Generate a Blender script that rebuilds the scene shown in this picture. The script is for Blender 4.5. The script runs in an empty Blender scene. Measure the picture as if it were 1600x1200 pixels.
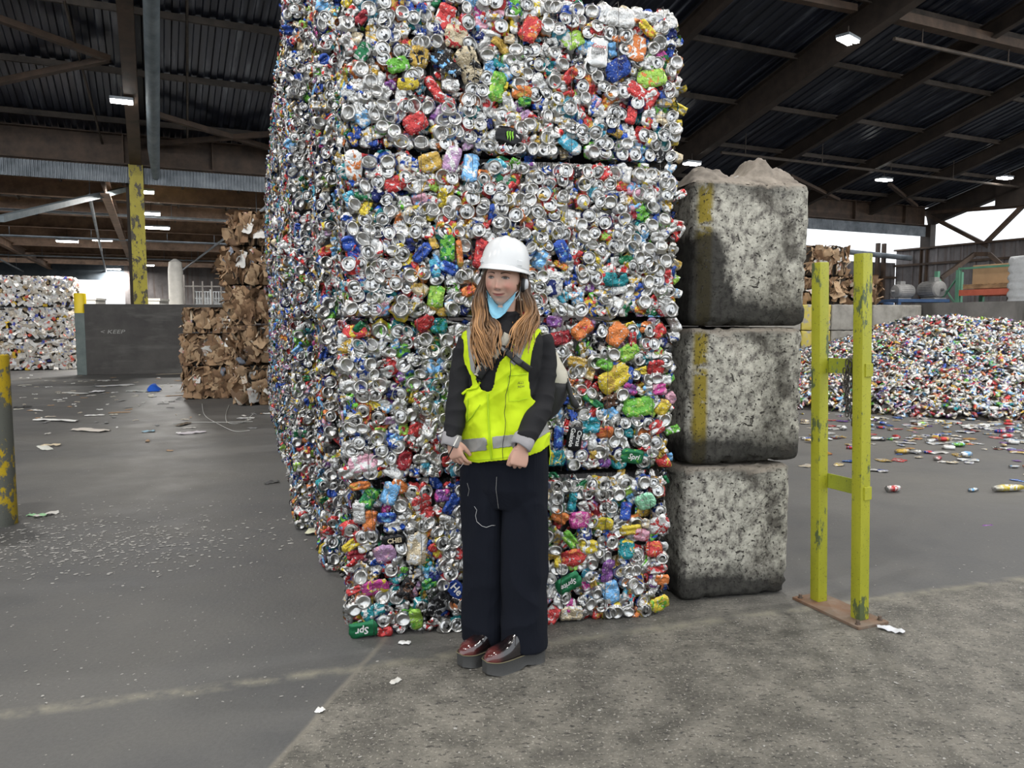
import bpy, bmesh, math, random
import numpy as np
from mathutils import Vector, Matrix, Euler, noise as mnoise
random.seed(7)
RNG = np.random.default_rng(7)
SC = bpy.context.scene
COL = SC.collection
PI = math.pi
# ------------------------------------------------------------------ camera
CAMZ = 1.45
PITCH = math.atan(100 / 1200)
cam_d = bpy.data.cameras.new('camera')
cam_d.sensor_width = 36; cam_d.lens = 27; cam_d.clip_end = 400
cam = bpy.data.objects.new('camera', cam_d); COL.objects.link(cam)
cam.location = (0, 0, CAMZ); cam.rotation_euler = (PI / 2 - PITCH, 0, 0)
SC.camera = cam
SC.view_settings.view_transform = 'Standard'; SC.view_settings.look = 'None'
SC.view_settings.gamma = 1; SC.view_settings.use_curve_mapping = False
SC.cycles.use_denoising = True
SC.cycles.max_bounces = 6; SC.cycles.diffuse_bounces = 3; SC.cycles.glossy_bounces = 3
SC.cycles.transmission_bounces = 2; SC.cycles.sample_clamp_indirect = 4
SC.cycles.caustics_reflective = False; SC.cycles.caustics_refractive = False

def ray(px, py):
    r = (px - 800) / 1200; u = (600 - py) / 1200
    return Vector((r, math.cos(PITCH) + u * math.sin(PITCH), -math.sin(PITCH) + u * math.cos(PITCH)))
def at(px, py, Y):                       # place in the hall seen at that pixel, Y metres in front of the camera
    d = ray(px, py); return Vector((0, 0, CAMZ)) + d * (Y / d.y)
def ground(px, py, z=0.0):               # place on the floor seen at that pixel
    d = ray(px, py); return Vector((0, 0, CAMZ)) + d * ((z - CAMZ) / d.z)

# ------------------------------------------------------------------ materials
def srgb(r, g, b):
    f = lambda c: (c / 12.92 if c <= .04045 else ((c + .055) / 1.055) ** 2.4)
    return (f(r / 255), f(g / 255), f(b / 255), 1)
class NT:
    def __init__(s, name):
        s.m = bpy.data.materials.new(name); s.m.use_nodes = True
        s.t = s.m.node_tree; s.b = s.t.nodes['Principled BSDF']
    def n(s, typ, ins=None, **kw):
        n = s.t.nodes.new(typ)
        for k, v in kw.items(): setattr(n, k, v)
        for k, v in (ins or {}).items():
            if hasattr(v, 'links') or isinstance(v, bpy.types.NodeSocket): s.t.links.new(v, n.inputs[k])
            else: n.inputs[k].default_value = v
        return n
    def set(s, **kw):
        for k, v in kw.items():
            k = k.replace('_', ' ')
            if isinstance(v, bpy.types.NodeSocket): s.t.links.new(v, s.b.inputs[k])
            else: s.b.inputs[k].default_value = v
        return s
    def co(s, kind='Object', scale=(1, 1, 1)):
        c = s.n('ShaderNodeTexCoord').outputs[kind]
        if scale != (1, 1, 1):
            c = s.n('ShaderNodeMapping', {'Vector': c, 'Scale': scale}).outputs[0]
        return c
    def noise(s, vec, scale, detail=4, rough=.6, dist=0):
        return s.n('ShaderNodeTexNoise', {'Vector': vec, 'Scale': scale, 'Detail': detail, 'Roughness': rough, 'Distortion': dist}).outputs['Fac']
    def ramp(s, fac, pts):
        n = s.n('ShaderNodeValToRGB', {'Fac': fac}); e = n.color_ramp.elements
        while len(e) < len(pts): e.new(.5)
        for i, (p, c) in enumerate(pts):
            e[i].position = p; e[i].color = c if len(c) == 4 else (*c, 1)
        return n.outputs['Color']
    def thr(s, fac, a, b):
        return s.n('ShaderNodeMapRange', {'Value': fac, 'From Min': a, 'From Max': b}).outputs[0]
    def mix(s, fac, a, b, mode='MIX'):
        n = s.n('ShaderNodeMix', data_type='RGBA', blend_type=mode)
        for k, v in ((0, fac), (6, a), (7, b)):
            if isinstance(v, bpy.types.NodeSocket): s.t.links.new(v, n.inputs[k])
            else: n.inputs[k].default_value = v
        return n.outputs[2]
    def math(s, op, a, b=0.0, c=None):
        n = s.n('ShaderNodeMath', operation=op)
        for i, v in enumerate((a, b) if c is None else (a, b, c)):
            if isinstance(v, bpy.types.NodeSocket): s.t.links.new(v, n.inputs[i])
            else: n.inputs[i].default_value = v
        return n.outputs[0]
    def bump(s, h, dist=.01, strength=1):
        s.t.links.new(s.n('ShaderNodeBump', {'Height': h, 'Distance': dist, 'Strength': strength}).outputs[0], s.b.inputs['Normal'])
        return s
def plain(name, col, rough=.6, metal=0, bump=0, bscale=200, var=0, vscale=3, spec=.5):
    t = NT(name); c = t.co('Object')
    if var:
        n = t.noise(c, vscale, 5)
        k = t.ramp(n, [(.3, tuple(x * (1 - var) for x in col[:3])), (.7, tuple(min(1, x * (1 + var)) for x in col[:3]))])
        t.set(Base_Color=k)
    else: t.set(Base_Color=col)
    t.set(Roughness=rough, Metallic=metal, Specular_IOR_Level=spec)
    if bump: t.bump(t.noise(c, bscale, 3), bump)
    return t.m
M = {}
# ------------------------------------------------------------------ meshes
def mesh_np(name, V, F, smooth=True, mats=(), colors=None, colors2=None, uv=None):
    """V (n,3) array, F list of index tuples or (m,4) array of quads. Corner colours from vertex colours."""
    me = bpy.data.meshes.new(name)
    V = np.asarray(V, dtype=np.float32)
    if isinstance(F, np.ndarray):
        m, k = F.shape
        me.vertices.add(len(V)); me.vertices.foreach_set('co', V.ravel())
        me.loops.add(m * k); me.loops.foreach_set('vertex_index', F.astype(np.int32).ravel())
        me.polygons.add(m)
        me.polygons.foreach_set('loop_start', np.arange(0, m * k, k, dtype=np.int32))
        me.update(calc_edges=True)
    else:
        me.from_pydata([tuple(map(float, v)) for v in V], [], [tuple(f) for f in F]); me.update()
    if smooth: me.polygons.foreach_set('use_smooth', np.ones(len(me.polygons), dtype=bool))
    for nm, c in (('Col', colors), ('Col2', colors2)):
        if c is not None:
            a = me.color_attributes.new(nm, 'FLOAT_COLOR', 'POINT')
            a.data.foreach_set('color', np.asarray(c, dtype=np.float32).ravel())
    if uv is not None:
        li = np.empty(len(me.loops), dtype=np.int32); me.loops.foreach_get('vertex_index', li)
        l = me.uv_layers.new(name='UVMap'); l.data.foreach_set('uv', np.asarray(uv, dtype=np.float32)[li].ravel())
    for m_ in mats: me.materials.append(m_)
    return me
def link(name, me, parent=None, loc=None, rot=None, scale=None, **props):
    o = bpy.data.objects.new(name, me); COL.objects.link(o)
    if parent is not None: o.parent = parent
    if loc is not None: o.location = loc
    if rot is not None: o.rotation_euler = rot
    if scale is not None: o.scale = scale
    for k, v in props.items(): o[k] = v
    return o
def thing(name, label, cat, loc=(0, 0, 0), rotz=0, group=None, me=None):
    o = link(name, me, None, loc, (0, 0, rotz), None, label=label, category=cat)
    if group: o['group'] = group
    return o
class MB:
    """collects shapes into one mesh"""
    def __init__(s): s.V = []; s.F = []
    def add(s, V, F):
        b = len(s.V); s.V += [tuple(v) for v in V]; s.F += [tuple(i + b for i in f) for f in F]; return s
    def box(s, c, size, R=None):
        V = []
        for x in (-.5, .5):
            for y in (-.5, .5):
                for z in (-.5, .5):
                    v = Vector((x * size[0], y * size[1], z * size[2]))
                    if R is not None: v = R @ v
                    V.append(v + Vector(c))
        return s.add(V, [(0, 1, 3, 2), (4, 6, 7, 5), (0, 4, 5, 1), (2, 3, 7, 6), (0, 2, 6, 4), (1, 5, 7, 3)])
    def bar(s, p, q, w, h, up=(0, 0, 1)):
        p = Vector(p); q = Vector(q); d = q - p; L = d.length; x = d.normalized()
        u = Vector(up); y = u.cross(x)
        if y.length < 1e-4: y = Vector((1, 0, 0)).cross(x)
        y.normalize(); z = x.cross(y)
        return s.box((p + q) / 2, (L, w, h), Matrix((x, y, z)).transposed())
    def ibeam(s, p, q, w, h, t=.03):
        u = Vector((0, 0, 1)); p = Vector(p); q = Vector(q)
        d = (q - p).normalized(); sd = u.cross(d).normalized(); n = d.cross(sd)
        s.bar(p, q, t, h); s.bar(p + n * (h / 2), q + n * (h / 2), w, t); s.bar(p - n * (h / 2), q - n * (h / 2), w, t)
        return s
    def tube(s, pts, r, seg=8, cap=True):
        pts = [Vector(p) for p in pts]; rs = r if hasattr(r, '__len__') else [r] * len(pts)
        b = len(s.V); n = len(pts); ref = Vector((0, 0, 1)); prev = None
        for i, p in enumerate(pts):
            d = (pts[min(i + 1, n - 1)] - pts[max(i - 1, 0)]).normalized()
            if prev is None:
                a = d.cross(ref)
                if a.length < .05: a = d.cross(Vector((1, 0, 0)))
            else: a = prev - d * prev.dot(d)
            a.normalize(); prev = a; c = d.cross(a)
            for k in range(seg):
                w = 2 * PI * k / seg; s.V.append(tuple(p + (a * math.cos(w) + c * math.sin(w)) * rs[i]))
        for i in range(n - 1):
            for k in range(seg):
                k2 = (k + 1) % seg
                s.F.append((b + i * seg + k, b + i * seg + k2, b + (i + 1) * seg + k2, b + (i + 1) * seg + k))
        if cap:
            s.F.append(tuple(b + k for k in range(seg))[::-1]); s.F.append(tuple(b + (n - 1) * seg + k for k in range(seg)))
        return s
    def lathe(s, prof, seg=24, c=(0, 0, 0), R=None, sx=1, sy=1):
        b = len(s.V); c = Vector(c)
        for r, z in prof:
            for k in range(seg):
                w = 2 * PI * k / seg; v = Vector((r * math.cos(w) * sx, r * math.sin(w) * sy, z))
                if R is not None: v = R @ v
                s.V.append(tuple(v + c))
        n = len(prof)
        for i in range(n - 1):
            for k in range(seg):
                k2 = (k + 1) % seg
                s.F.append((b + i * seg + k, b + i * seg + k2, b + (i + 1) * seg + k2, b + (i + 1) * seg + k))
        s.F.append(tuple(b + k for k in range(seg))[::-1]); s.F.append(tuple(b + (n - 1) * seg + k for k in range(seg)))
        return s
    def build(s, name, mat, parent=None, smooth=False, bevel=0, autosm=None, **props):
        me = bpy.data.meshes.new(name); me.from_pydata(s.V, [], s.F); me.materials.append(mat)
        bm = bmesh.new(); bm.from_mesh(me); bmesh.ops.recalc_face_normals(bm, faces=bm.faces)
        if bevel: bmesh.ops.bevel(bm, geom=list(bm.edges), offset=bevel, segments=2, profile=.6, affect='EDGES')
        bm.to_mesh(me); bm.free()
        if smooth: me.polygons.foreach_set('use_smooth', [True] * len(me.polygons))
        if autosm is not None:
            me.polygons.foreach_set('use_smooth', [True] * len(me.polygons)); me.set_sharp_from_angle(angle=autosm)
        return link(name, me, parent, **props)
def struct(o, label=None):
    o['kind'] = 'structure'
    if label: o['label'] = label
    return o
def grid_noise(V, scale, amp, seed=0.0, axes=(1, 1, 1)):
    out = np.array(V, dtype=float)
    for i, v in enumerate(V):
        p = Vector(v) * scale + Vector((seed, seed * 1.7, seed * .3))
        n = mnoise.noise_vector(p); out[i] += np.array((n.x, n.y, n.z)) * amp * np.array(axes)
    return out
# ------------------------------------------------------------------ material library
def m_can():
    t = NT('crushed_aluminium')
    c1 = t.n('ShaderNodeVertexColor', layer_name='Col').outputs; c2 = t.n('ShaderNodeVertexColor', layer_name='Col2').outputs
    uv = t.co('UV')
    f = t.thr(t.noise(uv, 24, 3, .5, 1.2), .54, .58)
    col = t.mix(f, c1['Color'], c2['Color'])
    f3 = t.math('MULTIPLY', t.thr(t.noise(uv, 60, 3, .6), .60, .64), t.math('SUBTRACT', 1.0, c2['Alpha']))
    col = t.mix(f3, col, (.5, .5, .49, 1))
    t.set(Base_Color=col, Metallic=t.n('ShaderNodeMapRange', {'Value': c1['Alpha'], 'To Min': .35, 'To Max': .97}).outputs[0],
          Roughness=.31)
    w = t.n('ShaderNodeTexVoronoi', {'Vector': uv, 'Scale': 70}, feature='DISTANCE_TO_EDGE').outputs['Distance']
    h = t.math('ADD', t.noise(uv, 55, 3, .6, .8), t.math('MULTIPLY', w, .5))
    t.bump(h, .006, t.math('SUBTRACT', 1.0, t.math('MULTIPLY', c2['Alpha'], .88)))
    return t.m
M['can'] = m_can()
def m_dull(name, rough=.75, bscale=40):
    t = NT(name)
    c1 = t.n('ShaderNodeVertexColor', layer_name='Col').outputs; c2 = t.n('ShaderNodeVertexColor', layer_name='Col2').outputs
    uv = t.co('UV'); f = t.thr(t.noise(uv, 9, 2, .5), .58, .62)
    t.set(Base_Color=t.mix(f, c1['Color'], c2['Color']), Roughness=rough)
    t.bump(t.noise(uv, bscale, 3), .004)
    return t.m
M['paper'] = m_dull('crumpled_paper', .8, 30); M['card'] = m_dull('corrugated_cardboard', .85, 60)

def m_floor():
    t = NT('worn_concrete_floor'); c = t.co('Object')
    big = t.noise(c, .35, 5, .6); mid = t.noise(c, 3.2, 6, .65); fine = t.noise(c, 60, 3, .7)
    a = t.ramp(mid, [(.3, (.085, .086, .089)), (.7, (.125, .123, .12))])
    a = t.mix(t.thr(big, .42, .62), a, (.14, .135, .125, 1))
    st = t.noise(t.co('Object', (.5, 6, 1)), 2, 4)         # tyre-swept streaks
    a = t.mix(t.math('MULTIPLY', t.thr(st, .5, .75), .35), a, (.12, .118, .115, 1))
    sep = t.n('ShaderNodeSeparateXYZ', {'Vector': c}).outputs
    def side(p, q, w=.004, jit=.03):          # signed distance to the floor line p-q, + on its left
        (x0, y0), (x1, y1) = p, q; L = math.hypot(x1 - x0, y1 - y0); nx, ny = -(y1 - y0) / L, (x1 - x0) / L
        d = t.math('ADD', t.math('MULTIPLY', sep[0], nx), t.math('MULTIPLY_ADD', sep[1], ny, -(x0 * nx + y0 * ny)))
        return t.math('ADD', d, t.math('MULTIPLY', t.math('SUBTRACT', t.noise(c, 2.5, 4), .5), jit))
    g = lambda x, y: tuple(ground(x, y)[:2])
    # rough exposed-aggregate apron nearest the camera, bounded by a saw cut and a joint
    s1 = side(g(425, 1200), g(560, 1045)); s2 = side(g(0, 1118), g(720, 1022), jit=.06)
    s3 = side(g(1000, 905), g(1600, 985), jit=.5)
    ap1 = t.math('MULTIPLY', t.thr(s1, .01, -.01), t.thr(s2, .03, -.03))
    ap2 = t.math('MULTIPLY', t.math('MULTIPLY', t.thr(s3, .25, -.25), t.thr(s2, -.3, .1)), t.thr(t.math('ADD', sep[0], t.math('MULTIPLY', big, .8)), -.5, .6))
    ap = t.math('MAXIMUM', ap1, t.math('MULTIPLY', ap2, .8))
    apc = t.ramp(t.noise(c, 5, 6, .7), [(.38, (.10, .094, .082)), (.5, (.155, .146, .126)), (.62, (.225, .21, .18))])
    apc = t.mix(t.thr(t.noise(t.co('Object', (1, 1.8, 1)), 34, 3, .6), .42, .36), apc, (.055, .052, .048, 1))
    apc = t.mix(t.thr(t.noise(t.co('Object', (1.3, 1, 1)), 70, 2, .6), .60, .66), apc, (.34, .32, .28, 1))
    a = t.mix(ap, a, apc)
    # grit lying in the joints
    j = t.math('MULTIPLY', t.thr(t.math('ABSOLUTE', s2), .055, .0), t.thr(t.noise(c, 9, 4), .38, .6))
    a = t.mix(j, a, (.26, .245, .195, 1))
    j2 = t.math('MULTIPLY', t.thr(t.math('ABSOLUTE', s1), .02, .004), .6)
    a = t.mix(j2, a, (.24, .22, .18, 1))
    # pale speckle and grit
    sp = t.n('ShaderNodeTexVoronoi', {'Vector': c, 'Scale': 34.0, 'Randomness': 1}).outputs
    spk = t.math('MULTIPLY', t.thr(sp['Distance'], .14, .08), t.thr(t.n('ShaderNodeSeparateColor', {'Color': sp['Color']}).outputs[0], .8, .84))
    a = t.mix(t.math('MULTIPLY', spk, t.thr(mid, .4, .6)), a, (.42, .40, .36, 1))
    a = t.mix(t.thr(fine, .3, .8), t.mix(.22, a, (0, 0, 0, 1)), a)
    t.set(Base_Color=a, Roughness=t.n('ShaderNodeMapRange', {'Value': mid, 'To Min': .42, 'To Max': .8}).outputs[0], Specular_IOR_Level=.4)
    t.bump(t.math('ADD', t.math('MULTIPLY', t.noise(c, 45, 4, .7), t.math('MULTIPLY_ADD', ap, .8, .25)), t.math('MULTIPLY', mid, .6)), .012, .6)
    return t.m
M['floor'] = m_floor()
def m_roof():
    t = NT('dark_corrugated_roof'); c = t.co('Object')
    st = t.noise(t.co('Object', (3.2, .12, 1)), 1.6, 4, .6)
    a = t.ramp(st, [(.35, (.010, .014, .026)), (.56, (.024, .031, .052)), (.66, (.11, .125, .155))])  # pale blue streaks put the sheen of glancing daylight into the colour
    t.set(Base_Color=a, Roughness=.33, Metallic=.35, Specular_IOR_Level=.5)
    return t.m
M['roof'] = m_roof()
def m_steel(name, a, b, rough=.65, metal=0.0, scale=2.5, streak=None):
    t = NT(name); c = t.co('Object')
    n = t.noise(c, scale, 6, .65)
    col = t.ramp(n, [(.32, a), (.68, b)])
    if streak:
        k = t.noise(t.co('Object', streak[0]), streak[1], 4, .6)
        col = t.mix(t.thr(k, .52, .7), col, (*streak[2], 1))
    t.set(Base_Color=col, Roughness=rough, Metallic=metal); t.bump(t.noise(c, 60, 3), .002)
    return t.m
M['beam'] = m_steel('brown_painted_steel', (.035, .022, .015), (.10, .062, .04))
M['beam_dark'] = m_steel('sooty_brown_steel', (.02, .015, .012), (.05, .035, .027))
M['purlin'] = m_steel('dusty_purlin_steel', (.03, .023, .018), (.085, .066, .052))
M['duct'] = m_steel('blue_grey_duct', (.12, .15, .17), (.24, .28, .30))
M['fascia'] = m_steel('galvanised_corrugated_sheet', (.13, .15, .17), (.30, .33, .36), .5, .3)
M['rear_ceil'] = m_steel('rear_hall_ceiling', (.09, .075, .065), (.20, .165, .14))
M['beam_rear'] = m_steel('brown_rear_steel', (.13, .08, .05), (.30, .19, .125))
M['cladding'] = m_steel('grey_wall_cladding', (.12, .11, .11), (.24, .22, .22), .6, .1, 1.2, ((5, 5, .2), 1.5, (.12, .085, .07)))
M['wall_dark'] = m_steel('dark_blue_wall', (.05, .065, .08), (.09, .11, .13), .7)
M['rust'] = m_steel('rusty_plate', (.16, .075, .035), (.20, .155, .12), .85, 0, 7)
M['plate'] = m_steel('blackened_steel_plate', (.028, .024, .022), (.062, .056, .05), .5, .2, 1.1, ((.6, .6, 3), 1.2, (.085, .08, .072)))
M['plate_end'] = m_steel('grey_green_steel_edge', (.085, .11, .105), (.15, .18, .17), .6)
def m_lamp(name, s, col=(1, .98, .94, 1)):
    t = NT(name); t.set(Base_Color=(1, 1, 1, 1), Emission_Color=col, Emission_Strength=s); return t.m
M['tube'] = m_lamp('lit_tube', 14)
M['yellow'] = None
def m_chip(name, base, b2, under, cover=.5, scale=6, streaky=1.0, rough=.5):
    """chipped paint over a base"""
    t = NT(name); c = t.co('Object', (1, 1, streaky))
    col = t.ramp(t.noise(c, 3, 5), [(.3, base), (.7, b2)])
    n = t.noise(c, scale, 8, .72)
    col = t.mix(t.thr(n, cover, cover + .03), col, (*under, 1))
    d = t.noise(t.co('Object'), 120, 4, .7)
    col = t.mix(t.thr(d, .62, .68), col, (*[x * .35 for x in under], 1))
    t.set(Base_Color=col, Roughness=rough); t.bump(t.math('ADD', n, t.math('MULTIPLY', d, .3)), .003)
    return t.m
M['post'] = m_chip('lime_yellow_paint', (.32, .33, .02), (.45, .44, .03), (.09, .12, .05), .57, 9, .4)
M['post_low'] = m_chip('worn_lime_yellow_paint', (.25, .29, .03), (.36, .39, .04), (.10, .17, .15), .58, 8, .6)
M['bollard'] = m_chip('flaking_yellow_paint_on_steel', (.50, .35, .01), (.62, .43, .02), (.13, .135, .115), .47, 5, .7)
M['col_yellow'] = m_chip('yellow_column_paint', (.34, .28, .02), (.46, .39, .03), (.06, .05, .03), .52, 5, .5)
M['yellow_plain'] = plain('bright_yellow_plastic', (.85, .62, .01, 1), .4)
M['chain'] = m_steel('dirty_chain_steel', (.05, .045, .04), (.14, .13, .12), .5, .6, 30)
M['bolt'] = m_steel('rusty_bolt', (.07, .05, .04), (.2, .15, .12), .6, .4, 60)
M['wire'] = plain('baling_wire_steel', (.09, .085, .08, 1), .45, .7)
def m_concrete(name, yellow):
    t = NT(name); c = t.co('Object')
    n1 = t.noise(c, 2.2, 8, .7); n2 = t.noise(c, 22, 6, .75); n3 = t.noise(c, 6, 5, .7, .6)
    col = t.ramp(n2, [(.38, (.12, .11, .10)), (.47, (.34, .325, .28)), (.60, (.54, .52, .45))])
    sep = t.n('ShaderNodeSeparateXYZ', {'Vector': c}).outputs
    if yellow:                                   # a band of old yellow paint along the corner
        m = t.math('MULTIPLY', t.thr(t.math('ABSOLUTE', t.math('SUBTRACT', sep[0], -.262)), .050, .028), t.thr(n3, .62, .52))
        col = t.mix(m, col, (.26, .20, .03, 1))
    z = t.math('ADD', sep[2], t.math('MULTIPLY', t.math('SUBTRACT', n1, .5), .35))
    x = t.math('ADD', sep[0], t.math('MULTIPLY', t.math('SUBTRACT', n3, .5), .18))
    dark_mask = t.math('MAXIMUM', t.thr(z, .20, .09), t.thr(z, .62, .74))  # darker towards each block's bottom and top edges
    if yellow == 2: dark_mask = t.math('MAXIMUM', dark_mask, t.math('MULTIPLY', t.thr(t.math('MULTIPLY_ADD', sep[2], .32, x), -.02, -.07), t.thr(z, .52, .44)))  # also darker towards the lower left corner
    col = t.mix(t.math('MULTIPLY', dark_mask, .92), col, (.016, .015, .014, 1))
    col = t.mix(t.math('MULTIPLY', t.thr(n1, .55, .63), .8), col, (.055, .048, .04, 1))
    pm = t.math('MAXIMUM', t.thr(t.noise(c, 62, 2, .5), .63, .68), t.thr(t.noise(c, 20, 3, .6, 1.0), .66, .70))
    col = t.mix(pm, col, (.05, .045, .04, 1))
    dust = t.thr(t.n('ShaderNodeSeparateXYZ', {'Vector': t.n('ShaderNodeNewGeometry').outputs['Normal']}).outputs[2], .25, .75)
    col = t.mix(t.math('MULTIPLY', dust, .9), col, (.30, .26, .215, 1))
    t.set(Base_Color=col, Roughness=.9, Specular_IOR_Level=.3)
    t.bump(t.math('SUBTRACT', t.math('MULTIPLY', n2, .7), pm), .012, .9)
    return t.m
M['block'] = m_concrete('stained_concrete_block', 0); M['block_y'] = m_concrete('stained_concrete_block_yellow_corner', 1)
M['block_s'] = m_concrete('dark_patch_concrete_block_yellow_corner', 2)
M['retain'] = m_steel('grey_concrete_wall', (.13, .125, .12), (.27, .26, .245), .9, 0, .9, ((1, 1, .25), 1.6, (.09, .085, .08)))
M['far_block'] = m_steel('far_concrete', (.20, .19, .17), (.42, .40, .36), .9, 0, 1.6, ((1, 1, .3), 2, (.14, .13, .11)))
M['far_block_y'] = m_chip('far_yellow_concrete', (.46, .38, .07), (.55, .46, .10), (.32, .30, .26), .52, 3)
M['dust_tarp'] = m_steel('dust_caked_sheet', (.13, .11, .09), (.38, .33, .275), .95, 0, 9)
M['dark_tarp'] = m_steel('dusty_grey_sheet', (.16, .15, .14), (.32, .30, .28), .6, 0, 9)
# ------------------------------------------------------------------ daylight
w = bpy.data.worlds.new('overcast_daylight'); SC.world = w; w.use_nodes = True
bg = w.node_tree.nodes['Background']; bg.inputs[0].default_value = (.90, .95, 1.0, 1); bg.inputs[1].default_value = 1.0
SC.view_settings.exposure = .88
# ------------------------------------------------------------------ the hall frame: origin at the yellow column, a along the eave, b into the rear hall
TH = math.radians(25)
HO = at(213, 285, 21.8); HO.z = 0
HA = Vector((math.cos(TH), math.sin(TH), 0)); HB = Vector((-math.sin(TH), math.cos(TH), 0))
SLOPE = .264; Z0 = 6.55
def H(s, t, z=0.0): return HO + HA * s + HB * t + Vector((0, 0, z))
def Hinv(p): d = Vector((p[0], p[1], 0)) - HO; return d.dot(HA), d.dot(HB)
def roofz(t): return Z0 - SLOPE * t
def on_roof(px, py, dz=0.0):             # place on the underside of the roof seen at that pixel
    d = ray(px, py); c = Vector((0, 0, CAMZ))
    # c.z + k d.z = Z0 + dz - SLOPE * (t0 + k * dt)
    t0 = (c - HO).dot(HB); dt = d.dot(HB)
    k = (Z0 + dz - SLOPE * t0 - c.z) / (d.z + SLOPE * dt); return c + d * k
RX = Matrix.Rotation(TH, 4, 'Z')
# floor
me = mesh_np('floor', [(-70, -60, 0), (80, -60, 0), (80, 110, 0), (-70, 110, 0)], [(0, 1, 2, 3)], False, [M['floor']])
struct(link('floor', me), 'worn dark grey concrete floor')
# corrugated roof: ribs run down the slope
def corrugated(name, p0, ax, L, down, Ld, mat, pitch=.25, h=.04, thick=None):
    """sheet from p0, ribs every `pitch` along ax, running along down"""
    n = int(L / pitch); nrm = ax.cross(down).normalized(); V = []; F = []
    prof = [(0, 0), (.35, 0), (.5, 1), (.85, 1)]
    pts = [(i + q) * pitch for i in range(n) for q, _ in prof]; hs = [k * h for i in range(n) for _, k in prof]
    for x, k in zip(pts, hs):
        V.append(p0 + ax * x + nrm * k); V.append(p0 + ax * x + down * Ld + nrm * k)
    for i in range(len(pts) - 1): F.append((2 * i, 2 * i + 2, 2 * i + 3, 2 * i + 1))
    me = mesh_np(name, V, F, False, [mat]); me.polygons.foreach_set('use_smooth', [False] * len(me.polygons))
    return link(name, me)
TN = -35.0          # the open end of the hall, behind the camera
dn = (HB * 1 + Vector((0, 0, -SLOPE)))
def ceiling_local(name, s0, s1, t0, t1, z0, slope, mat, pitch=.3):
    n = int((s1 - s0) / pitch); V = []; F = []
    for i in range(n):
        for q, k in ((0, 0), (.4, 0), (.5, .03), (.9, .03)):
            x = s0 + (i + q) * pitch
            V.append((x, t0, z0 - slope * t0 + k)); V.append((x, t1, z0 - slope * t1 + k))
    for i in range(len(V) // 2 - 1): F.append((2 * i, 2 * i + 2, 2 * i + 3, 2 * i + 1))
    me = mesh_np(name, V, F, False, [mat]); me.polygons.foreach_set('use_smooth', [False] * len(me.polygons))
    return link(name, me, None, HO, (0, 0, TH))
struct(ceiling_local('ceiling', -24, 33.4, TN, 0.0, Z0, SLOPE, M['roof']), 'dark corrugated metal roof underside')
TI = [0]
def trim(mb, mat, label, local=True, autosm=None):
    TI[0] += 1
    o = mb.build('trim_%d' % TI[0], mat, autosm=autosm); struct(o, label)
    if local: o.location = HO; o.rotation_euler = (0, 0, TH)
    return o
# rafters (each its own object)
for i in range(-5, 9):
    s = 4.1 * i if i < 8 else 32.4
    big = i in (0, 4, 8, -4)
    hh = .75 if big else .42; t0, t1 = 0.0, TN
    m = MB(); zz = lambda t: roofz(t) - .12 - hh / 2
    m.ibeam((s, t0, zz(t0)), (s, t1, zz(t1)), .30 if big else .2, hh, .03)
    if i == 0:                                                  # stiffeners on the near girder
        for k in range(1, 26): m.box((s, -1.1 * k, zz(-1.1 * k)), (.29, .03, hh * .95))
    trim(m, M['beam'] if i == 0 else M['beam_dark'], 'sooty brown roof rafter' if i else 'brown steel rafter above the yellow column')
# purlins
k = 0; t = -.9
while t > TN:
    m = MB(); z = roofz(t) - .08
    m.box((4.3, t, z), (56.4, .07, .14)); trim(m, M['purlin'], 'thin dusty purlin under the dark roof'); t -= 2.35
# cable conduits / sprinkler pipes hung under the roof
for t, dz in ((-4.2, -.85), (-10.5, -1.0)):
    m = MB(); z = roofz(t) + dz
    m.tube([(17, t, z), (32.3, t, z)], .05)
    for s in np.arange(18, 32, 3.4): m.bar((s, t, z), (s, t, z + .7 - 0.0), .02, .02, (1, 0, 0))
    trim(m, M['purlin'], 'sprinkler pipe hanging under the roof')
m = MB()                                                         # blue-grey duct beside the near girder
pA = on_roof(203, -60, -.75); pB = H(.42, -.2, 5.55)
s1, t1 = Hinv(pA)
m.tube([(.50, -.15, 5.45), (.46, -1.5, 5.95), (.5, -30, roofz(-30) - .8)], [.10, .15, .16], 10)
trim(m, M['duct'], 'blue-grey pipe running beside the girder', autosm=1)
# cross bracing
def brace(pxa, pxb, dz=-.35, w=.16, mat='beam', lab='diagonal roof brace'):
    a = on_roof(*pxa, dz); b = on_roof(*pxb, dz); m = MB(); m.bar(a, b, w, w * .8); trim(m, M[mat], lab, local=False)
brace((-60, 8), (170, 92)); brace((-60, 140), (170, 92)); brace((228, 174), (470, 246)); brace((232, 226), (470, 205))
brace((1235, 275), (1310, 312), -.5, .14); brace((1390, 288), (1432, 322), -.5, .14)
brace((1130, -26), (1335, 14), -.5, .2); brace((1382, 22), (1640, 84), -.5, .28)
for (a, b) in (((100, 0), (160, 225)), ((292, 0), (293, 225))):  # thin hanging rods
    p = on_roof(*a, -.3); q = on_roof(*b, -.3); m = MB(); m.tube([p, q], .03, 6); trim(m, M['purlin'], 'thin sag rod under the roof', local=False)
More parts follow.
